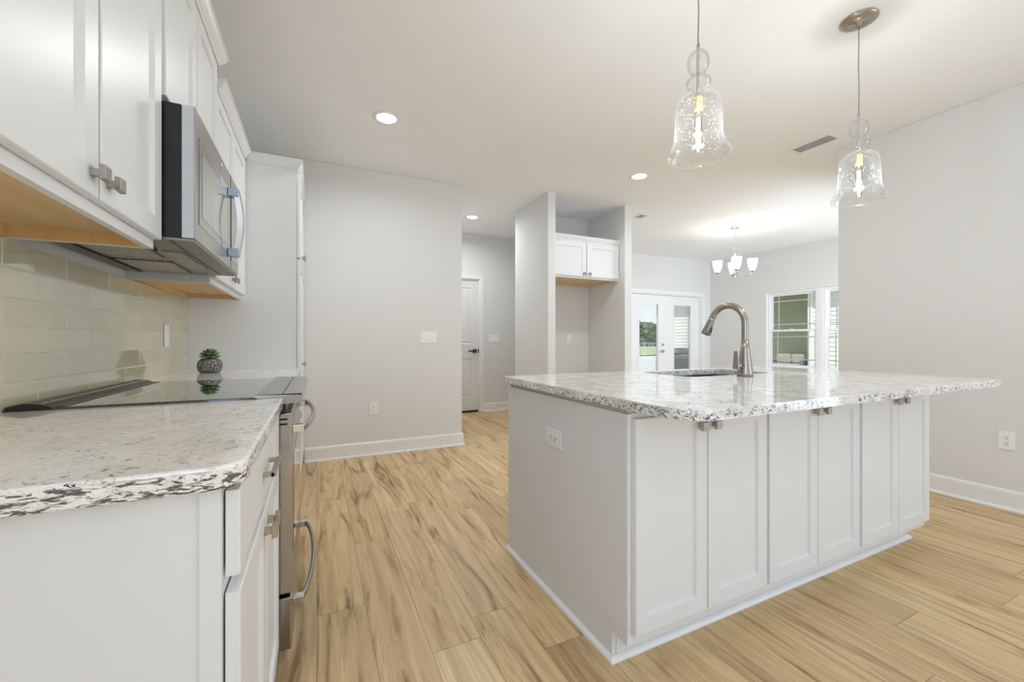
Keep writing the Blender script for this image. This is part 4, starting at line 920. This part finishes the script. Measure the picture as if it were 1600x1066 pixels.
# grey condenser units
def condenser(label, x, y, s, h):
    r = thing('air_conditioner_unit', label, 'air conditioner', (x, y, GZ), 'condenser units')
    G().box(x - s, x + s, y - s, y + s, GZ + 0.06, GZ + h).build('housing', 'acgrey', r, bevel=0.03)
    G().box(x - s - 0.05, x + s + 0.05, y - s - 0.05, y + s + 0.05, GZ, GZ + 0.06).build('pad', 'concrete', r)
    g = G()
    for k in range(9): 
        z = GZ + 0.14 + (h - 0.24) * k / 9
        g.box(x - s - 0.006, x + s + 0.006, y - s - 0.006, y + s + 0.006, z, z + 0.02)
    g.build('guard_grille', 'rubber', r)
    G().lathe([(s * 0.75, 0), (s * 0.78, 0), (s * 0.78, 0.015), (s * 0.75, 0.015)], (x, y, GZ + h), 24, closed=True).build('fan_guard', 'rubber', r)
condenser('grey air conditioner unit against the neighbouring house, seen through the right french door', 12.3, 11.35, 0.42, 1.0)
condenser('lower grey air conditioner unit beside the taller one', 11.2, 10.55, 0.38, 0.80)
# porch bench with pale cushions
bx = HX + 0.75
r = thing('porch_sofa', 'pale cushioned sofa on the neighbouring porch, low in the dining window', 'sofa', (bx, 8.1, GZ + 0.1))
G().box(bx - 0.3, bx + 0.45, 7.55, 8.75, GZ + 0.12, GZ + 0.42).box(bx + 0.3, bx + 0.45, 7.55, 8.75, GZ + 0.42, GZ + 0.82).box(bx - 0.3, bx + 0.3, 7.55, 7.65, GZ + 0.42, GZ + 0.7).box(bx - 0.3, bx + 0.3, 8.65, 8.75, GZ + 0.42, GZ + 0.7).build('frame', 'acgrey', r, bevel=0.02)
for a, b in ((7.66, 8.14), (8.16, 8.64)):
    G().box(bx - 0.32, bx + 0.28, a, b, GZ + 0.425, GZ + 0.56).build('seat_cushion', 'beige', r, bevel=0.04)
    G().box(bx + 0.12, bx + 0.28, a, b, GZ + 0.565, GZ + 0.86).build('back_cushion', 'beige', r, bevel=0.05)
struct(G().box(HX - 0.9, HX - 0.05, 6.4, 10.2, GZ, GZ + 0.07).build('garden_bed', 'mulch', bevel=0.02), 'mulched bed in front of the porch')

def tree(label, x, y, h, rr, seed):
    rnd_ = random.Random(seed)
    r = thing('tree', label, 'tree', (x, y, GZ), 'trees across the street')
    G().tube([(x, y, GZ), (x + 0.1, y, GZ + h * 0.3), (x, y, GZ + h * 0.6)], [0.22, 0.17, 0.1], 8).build('trunk', 'bark', r)
    g = G()
    for k in range(170):
        a = rnd_.uniform(0, 2 * PI); q = rr * math.sqrt(rnd_.random()); zz = GZ + h * (0.12 + 0.84 * rnd_.random())
        q *= 1.05 - 0.6 * abs((zz - GZ) / h - 0.45)
        s0 = rr * rnd_.uniform(0.10, 0.24)
        g.sphere((x + q * math.cos(a), y + q * math.sin(a), zz), s0, 7, 5, sc=(rnd_.uniform(0.8, 1.3), rnd_.uniform(0.8, 1.3), rnd_.uniform(0.6, 1.0)))
    c = g.build('crown', 'foliage', r)
    for p in c.data.polygons: p.use_smooth = False
    return r
for i, (x, y, h, rr) in enumerate(((80.0, 86, 6.6, 3.6), (87.6, 90, 6.0, 3.6), (95.2, 86, 6.4, 3.6), (70.0, 89, 6.2, 3.4), (103.0, 91, 6.5, 3.8))):
    tree(['bushy green tree across the street, at the left of the french door view', 'lower green tree, second from the left across the street', 'green tree across the street near the middle of the door stile',
          'green tree across the street behind the door stile', 'green tree across the street hidden towards the recess wall'][i], x, y, h, rr, i)
cxx, cyy = 71.0, 74.0
r = thing('parked_car', 'small blue grey car parked across the street', 'car', (cxx, cyy, GZ))
M_ = lambda u, v, w: (cxx + u, cyy + w, GZ + v)
G().prism([(-2.1, 0.3), (-2.15, 0.75), (-1.3, 0.9), (-0.8, 0.95), (1.1, 0.98), (2.0, 0.92), (2.1, 0.6), (2.05, 0.3)], -0.85, 0.85, M_).build('body', 'car', r, bevel=0.06)
G().prism([(-0.85, 0.94), (-0.3, 1.42), (0.9, 1.45), (1.6, 0.96)], -0.72, 0.72, M_).build('cabin', 'rubber', r, bevel=0.06)
for sx_ in (-1.35, 1.35):
    for sy_ in (-0.78, 0.78): G().lathe([(0.001, -0.1), (0.31, -0.1), (0.32, 0), (0.31, 0.1), (0.001, 0.1)], (cxx + sx_, cyy + sy_, GZ + 0.32), 18, axis='y').build('wheel', 'rubber', r)
